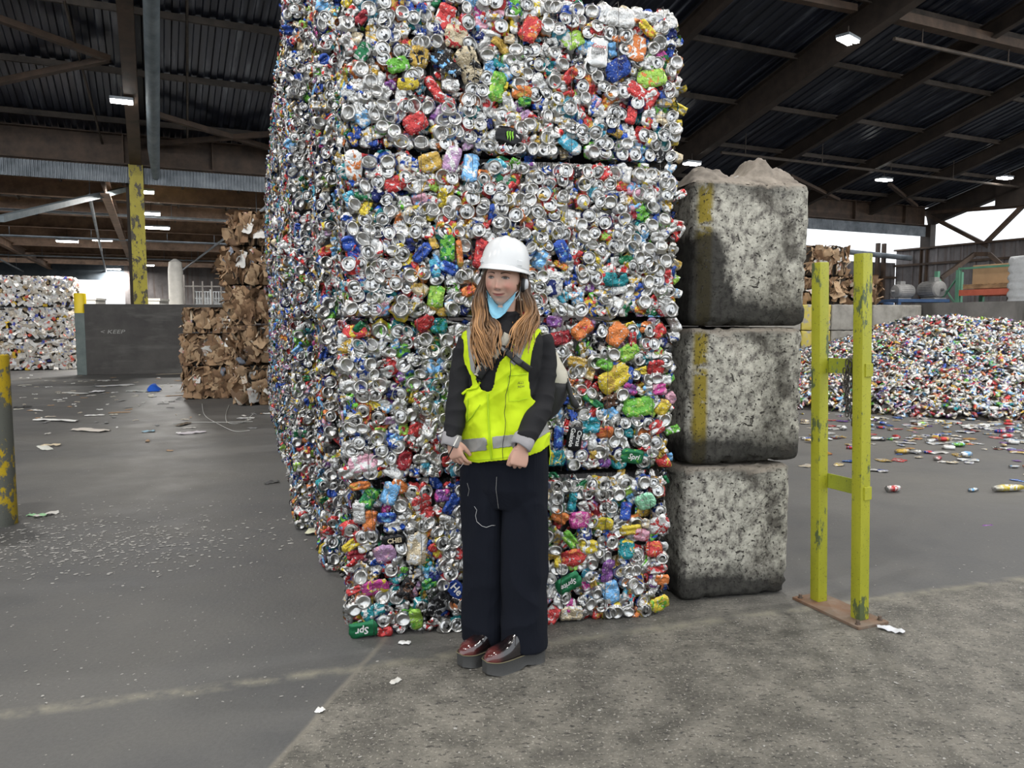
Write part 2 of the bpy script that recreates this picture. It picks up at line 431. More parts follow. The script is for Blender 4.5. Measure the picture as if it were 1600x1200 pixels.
# eave beam, one length per bay pair, and the corrugated fascia below it
for (s0, s1) in ((-24, 0), (0, 16.4), (16.4, 32.4)):
    m = MB(); m.ibeam((s0 + .15, .0, 6.13), (s1 - .15, .0, 6.13), .34, .80, .035)
    for s in np.arange(s0 + 2, s1, 3.1): m.box((s, -.02, 6.13), (.04, .32, .78))
    m.box(((s0 + s1) / 2, .02, 5.70), (s1 - s0, .10, .07))
    trim(m, M['beam'], 'deep brown eave beam between columns')
    V = []; F = []; n = int((s1 - s0) / .085)
    for i in range(n):
        for q, k in ((0, 0), (.3, 0), (.5, .035), (.8, .035)):
            V += [(s0 + (i + q) * .085, -.10 - k, 5.66), (s0 + (i + q) * .085, -.10 - k, 5.22)]
    for i in range(len(V) // 2 - 1): F.append((2 * i, 2 * i + 1, 2 * i + 3, 2 * i + 2))
    me = mesh_np('fascia', V, F, False, [M['fascia']]); me.polygons.foreach_set('use_smooth', [False] * len(me.polygons))
    TI[0] += 1; struct(link('trim_%d' % TI[0], me, None, HO, (0, 0, TH)), 'corrugated grey fascia strip under the eave beam')
# columns
for s, nm, mat, lab in ((0, 'column', 'col_yellow', 'yellow painted steel column'), (16.4, 'column', 'beam_dark', 'brown steel column'), (32.4, 'column', 'beam', 'brown steel column at the open side'), (-20, 'column', 'beam_dark', 'brown steel column far along')):
    m = MB(); z1 = 5.72
    if s == 0:
        m.box((0, -.20, z1 / 2), (.36, .035, z1)); m.box((0, .20, z1 / 2), (.36, .035, z1)); m.box((0, 0, z1 / 2), (.035, .4, z1))
        m2 = MB(); m2.box((-.22, .32, 2.65), (.1, .3, 5.3)); struct(m2.build('column', M['beam_dark'], location=HO if False else 0) if False else m2.build('column', M['beam_dark']), 'dark post behind the yellow column')
        bpy.context.view_layer.update(); o2 = bpy.data.objects[[o.name for o in bpy.data.objects if o.name.startswith('column')][-1]]; o2.location = HO; o2.rotation_euler = (0, 0, TH)
    else:
        m.box((s, -.15, z1 / 2), (.3, .03, z1)); m.box((s, .15, z1 / 2), (.3, .03, z1)); m.box((s, 0, z1 / 2), (.03, .3, z1))
    o = m.build(nm, M[mat]); o.location = HO; o.rotation_euler = (0, 0, TH); struct(o, lab)
# ------------------------------------------------------------------ rear hall beyond the eave beam
RZ = 5.75
# ceiling panels with open roof-light slots between them
edges = [0.2, 6.0, 7.0, 13.0, 14.0, 20.0, 21.0, 27.0, 28.0, 34.0, 35.0, 41.0]
for i in range(0, len(edges), 2):
    struct(ceiling_local('ceiling', -34, 16, edges[i], edges[i + 1], RZ, .0, M['rear_ceil'], .6), 'sheeted ceiling of the rear hall')
for i, t in enumerate(np.arange(3.2, 41, 4.6)):                  # brown cross beams along the eave direction
    m = MB(); m.ibeam((-34, t, RZ - .30), (16, t, RZ - .30), .22, .5, .03); trim(m, M['beam_rear'], 'brown ceiling beam of the rear hall')
for s in np.arange(-32, 15, 5.2):
    m = MB(); m.ibeam((s, .3, RZ - .62), (s, 41, RZ - .62), .24, .36, .03); trim(m, M['beam_rear'], 'brown girder of the rear hall')
for s in np.arange(-31, 14, 1.7):
    m = MB(); m.box((s, 20.6, RZ - .06), (.06, 40.6, .1)); trim(m, M['purlin'], 'thin ceiling joist of the rear hall')
for (s, zd) in ((-6.2, 1.0), (-1.2, .85), (-11.5, 1.0), (3.5, .9), (-17, .8)): # pipes and hanging cable trays
    m = MB(); m.tube([(s, .5, RZ - zd), (s - 1.5, 40, RZ - zd)], .05, 8)
    for t in range(2, 40, 4): m.bar((s - 1.5 * t / 40, t, RZ - zd), (s - 1.5 * t / 40, t, RZ), .02, .02, (1, 0, 0))
    trim(m, M['fascia'], 'pale pipe hanging in the rear hall', autosm=1)
for (t, zd) in ((5.5, .75), (14, .8), (24.5, .85)):
    m = MB(); m.tube([(-30, t, RZ - zd), (14, t, RZ - zd)], .045, 8)
    for s in np.arange(-29, 14, 3): m.bar((s, t, RZ - zd), (s, t, RZ), .018, .018, (1, 0, 0))
    trim(m, M['fascia'], 'pale sprinkler pipe crossing the rear hall', autosm=1)
m = MB(); m.box((0, 0, 0), (.16, 12, .12)); o = trim(m, M['duct'], 'pale blue beam crossing under the rear ceiling', local=False)
a = at(0, 342, 17.0); b = at(195, 296, 24.0); m = MB(); m.bar(a, b, .16, .14); trim(m, M['duct'], 'pale blue strut beside the yellow column', local=False)
bpy.data.objects.remove(o)
m = MB(); m.box((-4, .22, 6.2), (40, .06, 1.0)); o = m.build('wall_upper', M['rear_ceil']); o.location = HO; o.rotation_euler = (0, 0, TH); struct(o, 'closing panel above the eave beam')
# end wall with the bright doorway
TW = 38.0
def wall_along(name, s0, s1, t, z0, z1, mat, th=.2, lab=None):
    m = MB(); m.box(((s0 + s1) / 2, t, (z0 + z1) / 2), (s1 - s0, th, z1 - z0)); o = m.build(name, mat); o.location = HO; o.rotation_euler = (0, 0, TH)
    return struct(o, lab)
def s_at(px, t):                         # where the sight line of a pixel column meets the plane t
    d = ray(px, 500); c = Vector((0, 0, 0)); t0 = (c - HO).dot(HB); k = (t - t0) / d.dot(HB); return (c + d * k - HO).dot(HA), (d * k).y
sa, Ya = s_at(112, TW); sb, Yb = s_at(197, TW)
zt = CAMZ + (500 - 438) / 1200 * (Ya + Yb) / 2
wall_along('wall_rear', -60, sa, TW, 0, 6.2, M['wall_dark'], lab='dark blue end wall of the rear hall')
wall_along('wall_rear_above_door', sa, sb, TW, zt, 6.2, M['wall_dark'], lab='dark wall above the bright doorway')
wall_along('wall_rear_side', sb, 20, TW, 0, 6.2, M['cladding'], lab='grey clad end wall of the rear hall')
struct_parts = []
m = MB(); m.box((0, 0, 0), (1, 1, 1))
# right return wall of the rear hall, behind the can bales
m = MB(); m.box((16.1, 20, 3.0), (.2, 40, 6)); o = m.build('wall_divider', M['cladding']); o.location = HO; o.rotation_euler = (0, 0, TH); struct(o, 'dark dividing wall of the rear hall')
# cladding wall right of the divider, below the bright opening
wall_along('wall_back', 16.4, 32.4, 1.6, 0, 4.15, M['cladding'], .12, 'grey corrugated wall below the bright opening')
for s in np.arange(17, 32.4, .62):
    pass
m = MB()
for s in np.arange(16.7, 32.3, .55): m.box((s, 1.50, 2.07), (.09, .07, 4.1))
trim(m, M['cladding'], 'ribs of the grey back wall')
m = MB(); m.box((24.4, 1.48, 3.45), (16, .1, .1)); trim(m, M['beam'], 'rail along the grey back wall')
m = MB(); m.tube([(17, 1.2, 4.95), (32.2, .6, 4.30)], .12, 10); trim(m, M['fascia'], 'pale pipe crossing the bright opening', autosm=1)
for s in (30.9, 31.3):
    m = MB(); m.box((s, 1.3, 2.5), (.14, .16, 5.0)); trim(m, M['beam'], 'slim post in the bright opening')
# right-hand side wall running toward the camera
m = MB(); m.box((32.45, -13, 2.35), (.12, 29, 4.7)); o = m.build('wall_right', M['cladding']); o.location = HO; o.rotation_euler = (0, 0, TH); struct(o, 'grey corrugated side wall')
m = MB()
for t in np.arange(-27, 1, .6): m.box((32.36, t, 2.35), (.07, .1, 4.7))
trim(m, M['cladding'], 'ribs of the grey side wall')
m = MB(); m.box((32.3, -13, 4.0), (.1, 29, .1)); m.box((32.3, -13, 4.72), (.22, 29, .08)); trim(m, M['beam'], 'rail along the grey side wall')
# bracing in the open side above the wall
def sidept(px, py):                      # place in the plane of the open side seen at that pixel
    d = ray(px, py); c = Vector((0, 0, CAMZ)); k = (32.4 - (c - HO).dot(HA)) / d.dot(HA); return c + d * k
for a, b, w_ in (((1442, 332), (1545, 385), .16), ((1610, 310), (1537, 383), .16), ((1445, 333), (1640, 318), .16)):
    m = MB(); m.bar(sidept(*a), sidept(*b), w_, w_); trim(m, M['beam'], 'steel brace in the bright open side', local=False)
p = sidept(1600, 330); m = MB(); s_, t_ = Hinv(p)
m.box((32.4, -.1, 5.2), (.35, .5, 1.1)); trim(m, M['beam_dark'], 'steel gusset at the column head')
q0 = sidept(1555, 326); q1 = sidept(1660, 306)
m = MB(); m.box((0, 0, 0), (.3, 3.4, .9)); o = m.build('trim_90', M['beam_dark']); o.location = sidept(1625, 300); o.rotation_euler = (0, 0, TH); struct(o, 'dark box beam in the open side')
# left side wall of the main hall and a wall behind far left
# (the left side of the hall is open to the yard)
# ------------------------------------------------------------------ ceiling lights
FILL_LAMP_W = 220
def lamp(p, label, size=.55, rot=0.0, grp='ceiling lights', drop=.25, power=0):
    t = thing('ceiling_light', label, 'lamp', p, rot, grp)
    m = MB(); m.box((0, 0, .07), (size, size * .55, .07)); m.build('lamp_housing', M['fascia'], t, bevel=.01)
    for k in (-1, 1):
        m = MB(); m.box((0, k * size * .14, .015), (size * .94, size * .18, .05)); m.build('lit_tube', M['tube'], t)
    m = MB(); m.bar((0, 0, .1), (0, 0, .1 + drop), .02, .02, (1, 0, 0)); m.build('hanger', M['purlin'], t)
    if power:
        ld = bpy.data.lights.new('lamp_light', 'AREA'); ld.shape = 'RECTANGLE'; ld.size = size; ld.size_y = size * .5; ld.energy = power; ld.color = (1, .97, .92)
        lo = link('lamp_light', ld, t, (0, 0, -.02))
    return t
lamp(on_roof(190, 160, -1.0), 'twin-tube light hanging under the brown girder above the yellow column', .5, TH)
lamp(on_roof(1325, 64, -1.1), 'long twin-tube light hanging from the dark girder at the top of the roof', .62, TH + .3)
lamp(on_roof(1081, 257, -1.1), 'small light under the roof just above the dusty top concrete block', .55, TH)
lamp(on_roof(1381, 282, -.8), 'light under the roof rafter above the open side', .62, TH)
lamp(on_roof(1570, 279, -.8), 'light under the roof farthest towards the bright open side', .62, TH)
n_ = 0
for s in (-12, -2, 8, 18, 28):           # roof lights added to brighten the hall, unseen above and behind the camera
    for t in (-14.5, -22.0, -29.0):
        lamp(H(s, t, roofz(t) - 1.3), 'twin-tube light added out of view under the main roof to brighten the hall', .62, TH, 'added fill light grid', power=FILL_LAMP_W); n_ += 1
RL = [(224, 301, 5.2), (236, 335, 5.0), (105, 378, 5.0), (246, 357, 5.0), (230, 415, 5.0), (178, 421, 5.0), (305, 434, 5.0), (160, 376, 5.3), (368, 400, 5.2), (392, 345, 5.0)]
desc = ['first light behind the fascia beside the yellow column', 'hanging light of the rear hall right of the yellow column, second down', 'hanging light in the rear hall above the white paper bales',
        'hanging light of the rear hall right of the yellow column, third down', 'low hanging light just right of the yellow column', 'small far light left of the yellow column above the bright doorway',
        'small far light above the steel fence in the rear hall', 'long bright light strip under the rear hall ceiling', 'bright light strip beside the tall cardboard stack', 'light beside the top of the tall cardboard stack']
for (px, py, z), d in zip(RL, desc):
    g = ground(px, py, z)
    lamp(g, d, .9 if py > 340 else .6, TH, 'rear hall lights', max(.1, RZ - z - .1), 260)
# ------------------------------------------------------------------ crushed cans: shapes
SIL = (.55, .545, .53); 
PAL = {'silver': SIL, 'red': (.50, .05, .05), 'dkred': (.25, .02, .03), 'green': (.13, .38, .05), 'dkgreen': (.015, .15, .06), 'lime': (.30, .50, .08), 'blue': (.03, .08, .36),
       'navy': (.015, .025, .13), 'ltblue': (.18, .42, .72), 'cyan': (.08, .36, .50), 'teal': (.02, .22, .25), 'orange': (.58, .18, .05), 'gold': (.46, .30, .06),
       'yellow': (.62, .48, .05), 'purple': (.19, .07, .26), 'magenta': (.45, .06, .25), 'pink': (.62, .33, .41), 'tan': (.60, .50, .34), 'white': (.68, .68, .67),
       'black': (.012, .012, .014), 'brown': (.10, .05, .03), 'mint': (.32, .68, .45), 'mauve': (.42, .26, .42), 'grey': (.30, .30, .31)}
class Proto:
    def __init__(s, V, F, c1, c2, uvs=1.0):
        s.V = np.asarray(V, float); s.F = np.asarray(F, dtype=np.int32)
        s.c1 = c1; s.c2 = c2; s.me = None
        s.uv = s.V[:, :2] * uvs + RNG.uniform(0, 40, 2)
    def mesh(s, mat):
        if s.me is None: s.me = mesh_np('crushed_can', s.V, s.F, True, [mat], s.c1, s.c2, s.uv)
        return s.me
def ring_quads(nr, seg, base=0):
    F = []
    for i in range(nr - 1):
        for k in range(seg):
            k2 = (k + 1) % seg; F.append((base + i * seg + k, base + i * seg + k2, base + (i + 1) * seg + k2, base + (i + 1) * seg + k))
    return F
def can_end(kind, colname, c2name, seg=18):
    """a can crushed along its axis, seen end-on; the end stays bare metal, the wall folds out behind it"""
    if kind == 0:   # domed base
        prof = [(.0005, -.009), (.012, -.0075), (.019, -.0035), (.0222, .0005), (.0245, .0012), (.0268, -.002), (.0305, -.0075), (.033, -.011), (.0375, -.017), (.034, -.026)]
    else:           # lid
        prof = [(.0005, -.0035), (.010, -.0035), (.0195, -.0035), (.0215, -.0055), (.0232, -.005), (.0250, .0008), (.0268, .0008), (.0272, -.0035), (.0335, -.013), (.038, -.019)]
    V = []; 
    r = random.random
    sq = 1 - .28 * r() ** 2; ph = r() * PI; fold = r() < .35; fd = .004 + .008 * r(); fa = r() * PI; so = r() * 50
    for i, (rr, z) in enumerate(prof):
        for k in range(seg):
            w = 2 * PI * k / seg; q = rr
            if i >= 7: q *= 1 + .30 * mnoise.noise((math.cos(w) * 1.6 + so, math.sin(w) * 1.6, i * .4)) + .08 * math.sin(7 * w + so)
            x, y = q * math.cos(w), q * math.sin(w)
            u = x * math.cos(ph) + y * math.sin(ph); v = -x * math.sin(ph) + y * math.cos(ph)
            u *= sq; x, y = u * math.cos(ph) - v * math.sin(ph), u * math.sin(ph) + v * math.cos(ph)
            zz = z + .003 * mnoise.noise((x * 55 + so, y * 55, 0))
            if fold: zz -= fd * math.exp(-((x * math.cos(fa) + y * math.sin(fa)) / .009) ** 2)
            if i >= 8: zz += .005 * mnoise.noise((x * 90, y * 90, so))
            V.append((x, y, zz))
    nr = len(prof); F = ring_quads(nr, seg)
    a = np.array(PAL[colname]); b = np.array(PAL[c2name]); c1 = []; c2 = []
    tint = np.array(SIL) * (.85 + .2 * r())
    for i in range(nr):
        for k in range(seg):
            if i <= 6: c1.append((*tint, 1.0)); c2.append((*tint, 1.0))
            else: c1.append((*a, 1.0 if colname == 'silver' else .35)); c2.append((*b, .0))
    if kind == 1:   # the mouth and the tab on the lid
        base = len(V); th = r() * 6.28; ct, st = math.cos(th), math.sin(th)
        for (cx, cy, rx, ry, z, colr) in ((.009, 0, .0075, .0095, -.0026, (.05, .05, .05)), (-.003, 0, .010, .0065, -.0008, (.62, .62, .63)), (-.008, 0, .004, .0035, -.0002, (.16, .16, .16))):
            b0 = len(V)
            for rad in (.02, 1.0):
                for k in range(8):
                    w = 2 * PI * k / 8; x = cx + rad * rx * math.cos(w); y = cy + rad * ry * math.sin(w)
                    V.append((x * ct - y * st, x * st + y * ct, z - (0 if rad < .5 else .0006))); c1.append((*colr, 1)); c2.append((*colr, 1))
            F += ring_quads(2, 8, b0)
    return Proto(V, F, c1, c2)
def crumple(colname, c2name, L, W, amp=.006, n=9, rnd=.5, curl=.3, m2=None, alpha=None, a2=0.0):
    """a can flattened sideways: a crumpled pillow outline with creases"""
    nx, ny = n, max(5, int(n * .75)); V = []; so = random.random() * 90; r = random.random
    kx, ky = 2.2 / L, 2.2 / W; waist = .25 * r(); ca = [(r() * PI, (r() - .5) * .5, .002 + amp * r()) for _ in range(3)]
    for i in range(nx):
        for j in range(ny):
            u = -1 + 2 * i / (nx - 1); v = -1 + 2 * j / (ny - 1)
            # square-ish disc outline
            x = u * math.sqrt(1 - rnd * v * v / 2); y = v * math.sqrt(1 - rnd * u * u / 2) * (1 - waist * (1 - u * u))
            X = x * L / 2; Y = y * W / 2
            e = max(abs(u), abs(v))
            nz = mnoise.noise((X * 34 + so, Y * 34, so * .3)) + .6 * (1 - 2 * abs(mnoise.noise((X * 70, Y * 70 + so, 3))))
            Z = amp * 1.15 * nz - curl * .03 * max(0, e - .6) ** 1.3
            for (an, of, dp) in ca:
                d = (u * math.cos(an) + v * math.sin(an)) - of; Z -= dp * math.exp(-(d / .16) ** 2)
            if e > .99: X *= 1 + .10 * mnoise.noise((u * 3 + so, v * 3, 1)); Y *= 1 + .10 * mnoise.noise((u * 3, v * 3 + so, 2)); Z -= .008
            V.append((X, Y, Z))
    F = [(i * ny + j, (i + 1) * ny + j, (i + 1) * ny + j + 1, i * ny + j + 1) for i in range(nx - 1) for j in range(ny - 1)]
    a = alpha if alpha is not None else (1.0 if colname == 'silver' else .3)
    return Proto(V, F, [(*PAL[colname], a)] * len(V), [(*PAL[c2name], a2)] * len(V))
r_ = random.random
COLS = ['silver'] * 10 + ['red'] * 3 + ['white'] * 3 + ['green', 'dkgreen', 'lime', 'blue', 'blue', 'navy', 'ltblue', 'cyan', 'teal', 'orange', 'orange', 'gold', 'yellow', 'purple', 'pink', 'magenta', 'tan', 'black', 'mauve', 'dkred', 'grey']
SEC = ['silver', 'silver', 'white', 'white', 'gold', 'red', 'blue', 'black', 'yellow', 'ltblue']
PE = [can_end(i % 2, random.choice(COLS), random.choice(SEC)) for i in range(36)]
PC = []
for i in range(80):
    c = COLS[i % len(COLS)] if i < 60 else random.choice(['silver', 'silver', 'white', 'tan'])
    s = random.choice(SEC) if c not in ('silver',) else random.choice(['silver', 'red', 'blue', 'gold', 'green', 'white'])
    PC.append(crumple(c, s, .055 + .045 * r_(), .045 + .025 * r_(), .0045 + .003 * r_(), 12, .3 + .6 * r_(), .22))
PS = [crumple(random.choice(['silver', 'silver', 'white', 'grey', 'silver', 'ltblue', 'red', 'green', 'gold', 'mauve']), 'silver', .05 + .05 * r_(), .010 + .012 * r_(), .003, 6, .2, .3) for _ in range(24)]  # thin folded edges
PL = [crumple(random.choice(COLS), random.choice(SEC), .06 + .04 * r_(), .05 + .02 * r_(), .008, 5, .5, .6) for _ in range(50)]                       # far ones
def rotm(ax, an): return np.array(Matrix.Rotation(an, 3, ax))
FRONT = np.array([[1, 0, 0], [0, 0, -1], [0, 1, 0]], float)          # item x->x, y->z, normal -> -y
LEFT = np.array([[0, 0, -1], [-1, 0, 0], [0, 1, 0]], float)          # normal -> -x
RIGHT = np.array([[0, 0, 1], [1, 0, 0], [0, 1, 0]], float)
def orient(base, tilt=.25, roll=None):
    roll = random.uniform(0, 2 * PI) if roll is None else roll
    return base @ rotm('X', random.gauss(0, tilt)) @ rotm('Y', random.gauss(0, tilt)) @ rotm('Z', roll)
def merge(items, extra=None):
    """items: (proto, 3x3, pos) -> arrays of one mesh"""
    Vs, Fs, C1, C2, U = [], [], [], [], []; b = 0
    for p, R, T in items:
        Vs.append(p.V @ R.T + T); Fs.append(p.F + b); C1.append(p.c1); C2.append(p.c2); U.append(p.uv + RNG.uniform(0, 9, 2)); b += len(p.V)
    if extra is not None:
        V, F, c = extra; Vs.append(V); Fs.append(F + b); C1.append([c] * len(V)); C2.append([c] * len(V)); U.append(np.asarray(V)[:, :2])
    return np.vstack(Vs), np.vstack(Fs), np.vstack(C1), np.vstack(C2), np.vstack(U)
def boxarr(x0, x1, y0, y1, z0, z1):
    V = np.array([(x, y, z) for x in (x0, x1) for y in (y0, y1) for z in (z0, z1)], float)
    F = np.array([(0, 1, 3, 2), (4, 6, 7, 5), (0, 4, 5, 1), (2, 3, 7, 6), (0, 2, 6, 4), (1, 5, 7, 3)], np.int32); return V, F
def hero_items(stack_o, ang, heroes):
    """heroes: pixel position, colours and size of cans that stand out on the front face"""
    R = Matrix.Rotation(-ang, 3, 'Z'); out = []
    for h in heroes:
        px, py, c, c2, Lp, Wp, roll = h[:7]
        d = R @ ray(px, py); c0 = R @ (Vector((0, 0, CAMZ)) - stack_o); k = -c0.y / d.y; p = c0 + d * k
        m = k / 1200; out.append((p.x, p.z, c, c2, Lp * m, Wp * m, math.radians(roll), h[7] if len(h) > 7 else None))
    return out
HEROES = [(695, 27, 'red', 'silver', 42, 30, 70), (831, 41, 'red', 'orange', 40, 34, 60), (900, 55, 'lime', 'silver', 36, 30, 30), (715, 57, 'tan', 'red', 38, 38, 0), (692, 45, 'navy', 'white', 34, 22, 0),
    (622, 102, 'green', 'silver', 34, 26, 20), (655, 90, 'gold', 'black', 32, 30, 80), (735, 107, 'tan', 'black', 62, 40, 115), (697, 98, 'black', 'ltblue', 52, 26, -40), (780, 134, 'green', 'lime', 44, 30, 75),
    (648, 192, 'red', 'dkred', 36, 32, 30), (734, 262, 'ltblue', 'white', 44, 28, 80), (705, 250, 'mauve', 'white', 40, 26, 70), (672, 255, 'gold', 'silver', 36, 30, 20), (553, 262, 'white', 'orange', 44, 26, 90),
    (895, 222, 'cyan', 'white', 40, 22, -30), (615, 290, 'red', 'white', 34, 24, 20), (567, 85, 'dkgreen', 'silver', 30, 22, 60), (695, 155, 'red', 'silver', 34, 18, -20), (678, 138, 'red', 'white', 40, 18, -55),
    (817, 142, 'orange', 'gold', 30, 22, 0), (638, 133, 'yellow', 'navy', 34, 22, 10), (822, 156, 'dkgreen', 'green', 20, 16, 0), (565, 33, 'dkred', 'black', 28, 16, 50), (974, 101, 'blue', 'navy', 42, 34, 30),
    (1028, 114, 'lime', 'orange', 46, 30, 10), (1004, 135, 'red', 'white', 34, 26, -30), (1024, 148, 'red', 'white', 36, 24, 60), (995, 172, 'red', 'dkred', 34, 20, 70), (894, 115, 'red', 'orange', 30, 18, 50),
    (1004, 66, 'orange', 'white', 42, 30, 80), (978, 19, 'white', 'silver', 50, 30, 0), (1021, 36, 'yellow', 'orange', 32, 16, -40), (940, 72, 'silver', 'white', 52, 40, 80, ('Coors', 'LIGHT')),
    (797, 212, 'black', 'black', 42, 28, -12, 'claw'), (698, 388, 'green', 'dkgreen', 42, 25, 88), (750, 397, 'red', 'dkred', 44, 24, 80), (659, 396, 'blue', 'navy', 34, 18, 50), (717, 396, 'orange', 'gold', 40, 12, 95),
    (680, 420, 'cyan', 'blue', 30, 18, 100), (700, 418, 'blue', 'ltblue', 28, 22, -30), (680, 463, 'lime', 'green', 34, 28, 80), (731, 454, 'orange', 'red', 24, 18, 20), (664, 505, 'red', 'dkred', 30, 26, 30),
    (684, 509, 'teal', 'dkgreen', 26, 24, 0), (880, 393, 'blue', 'ltblue', 36, 24, -60), (866, 444, 'white', 'navy', 38, 30, 85), (911, 514, 'orange', 'red', 36, 28, 40), (868, 502, 'purple', 'mauve', 26, 20, 0),
    (878, 528, 'dkred', 'red', 36, 24, 10), (964, 522, 'orange', 'orange', 36, 32, 50), (984, 550, 'lime', 'green', 34, 26, 30), (990, 530, 'red', 'dkred', 26, 14, 90), (904, 566, 'gold', 'tan', 34, 18, -10),
    (962, 592, 'yellow', 'gold', 52, 40, 30), (987, 588, 'blue', 'navy', 28, 12, 85), (1028, 576, 'red', 'dkred', 30, 26, 0), (946, 570, 'green', 'lime', 26, 20, -20), (988, 608, 'purple', 'magenta', 26, 16, -30),
    (1034, 608, 'magenta', 'pink', 24, 20, 0), (1000, 636, 'green', 'lime', 50, 30, 10), (1038, 638, 'yellow', 'gold', 26, 22, 60), (922, 664, 'teal', 'cyan', 32, 30, 0), (898, 684, 'black', 'black', 38, 28, 80, ('Citrus', 'Galaxie')),
    (874, 684, 'blue', 'ltblue', 36, 18, 85), (990, 714, 'dkgreen', 'green', 36, 26, -10, ('Spri',)), (868, 716, 'teal', 'yellow', 34, 30, 0), (1028, 668, 'red', 'white', 26, 22, 20), (928, 628, 'dkgreen', 'green', 36, 14, -35),
    (956, 628, 'brown', 'black', 30, 22, 20), (946, 676, 'orange', 'red', 26, 20, 0), (567, 722, 'pink', 'white', 42, 32, 5), (632, 718, 'dkred', 'red', 30, 22, 70), (576, 777, 'dkgreen', 'green', 32, 26, 60),
    (608, 770, 'ltblue', 'silver', 34, 30, 70), (562, 758, 'orange', 'gold', 32, 14, 10), (625, 758, 'orange', 'white', 26, 18, -40), (604, 808, 'blue', 'ltblue', 28, 20, 0), (578, 812, 'orange', 'pink', 32, 24, 80),
    (705, 787, 'blue', 'navy', 34, 20, 60), (691, 773, 'purple', 'magenta', 24, 22, 0), (658, 784, 'red', 'silver', 30, 26, 30), (600, 864, 'mauve', 'pink', 34, 30, 20), (651, 854, 'tan', 'white', 52, 34, 85),
    (616, 842, 'black', 'black', 34, 18, 4, ('CHEI',)), (586, 917, 'magenta', 'yellow', 40, 28, 10), (635, 917, 'black', 'brown', 34, 24, 60), (672, 910, 'dkgreen', 'green', 26, 18, 20), (686, 943, 'black', 'grey', 42, 30, 50),
    (712, 918, 'blue', 'navy', 34, 24, -50, ('He',)), (583, 953, 'teal', 'white', 36, 24, 25), (567, 981, 'dkgreen', 'dkgreen', 42, 30, 190, ('Spr',)), (600, 985, 'red', 'dkred', 24, 18, 0), (650, 966, 'lime', 'green', 36, 20, 100),
    (905, 812, 'magenta', 'pink', 32, 28, 0), (875, 808, 'orange', 'gold', 28, 22, -30), (894, 784, 'teal', 'cyan', 30, 16, 80), (896, 738, 'green', 'dkgreen', 28, 24, 0), (978, 798, 'blue', 'purple', 28, 22, 80),
    (1007, 784, 'mint', 'mint', 30, 26, 30), (940, 819, 'yellow', 'green', 32, 24, 0), (985, 828, 'yellow', 'gold', 34, 20, 0), (1003, 836, 'pink', 'red', 26, 20, -20), (891, 843, 'green', 'lime', 32, 18, -50),
    (919, 854, 'yellow', 'white', 28, 22, 0), (978, 857, 'teal', 'yellow', 30, 26, 85), (1022, 857, 'red', 'orange', 26, 26, 0), (894, 871, 'red', 'orange', 36, 26, 10), (950, 892, 'purple', 'mauve', 36, 28, 85),
    (887, 910, 'dkgreen', 'dkgreen', 40, 30, 208, ('Sprite',)), (954, 924, 'ltblue', 'silver', 36, 26, 100), (1034, 906, 'orange', 'white', 22, 18, 0), (1031, 943, 'yellow', 'green', 30, 24, 20),
    (891, 957, 'tan', 'white', 36, 26, 0), (862, 959, 'red', 'silver', 30, 20, 60), (1027, 819, 'white', 'red', 34, 26, 30), (965, 436, 'teal', 'black', 40, 24, 0), (560, 800, 'silver', 'white', 34, 24, 90)]
LETTER_M = {}
def letter_mat(c):
    if c not in LETTER_M: LETTER_M[c] = plain('printed_' + c, (*PAL[c], 1), .4)
    return LETTER_M[c]
def lettering(parent, words_, size, col, roll0=0.0, z=.0045):
    for i, w_ in enumerate(words_):
        cu = bpy.data.curves.new('lettering', 'FONT'); cu.body = w_; cu.size = size; cu.align_x = 'CENTER'; cu.align_y = 'CENTER'
        cu.extrude = .0004; cu.offset = size * .02; cu.resolution_u = 2; cu.shear = .25 if w_ in ('Coors', 'Spr', 'Spri', 'Sprite') else 0
        to = bpy.data.objects.new('tmp', cu); COL.objects.link(to); bpy.context.view_layer.update()
        me = bpy.data.meshes.new_from_object(to, depsgraph=bpy.context.evaluated_depsgraph_get()); bpy.data.objects.remove(to); bpy.data.curves.remove(cu)
        me.materials.clear(); me.materials.append(letter_mat(col if not isinstance(col, tuple) else col[i]))
        o = link('lettering', me, parent, (0, 0, z), (0, 0, roll0)); 
        off = (len(words_) - 1) / 2 - i; dx, dy = -math.sin(roll0) * off * size * 1.05, math.cos(roll0) * off * size * 1.05
        o.location = (dx, dy, z)
M['claw'] = plain('acid_green_print', (.25, .62, .03, 1), .4)
def claw(parent):
    mb = MB()
    for k in (-1, 0, 1):
        x = k * .012; h_ = .0052
        mb.add([(x - .0045, .020 - abs(k) * .002, h_), (x + .004, .023, h_), (x + .003, .006, h_), (x + .006, -.003, h_), (x + .001, -.023 + abs(k) * .005, h_), (x - .001, -.004, h_), (x - .004, .004, h_)], [(0, 1, 2, 3, 4, 5, 6)])
    o = mb.build('claw_emblem', M['claw'], parent); o.rotation_euler = (0, 0, .2)
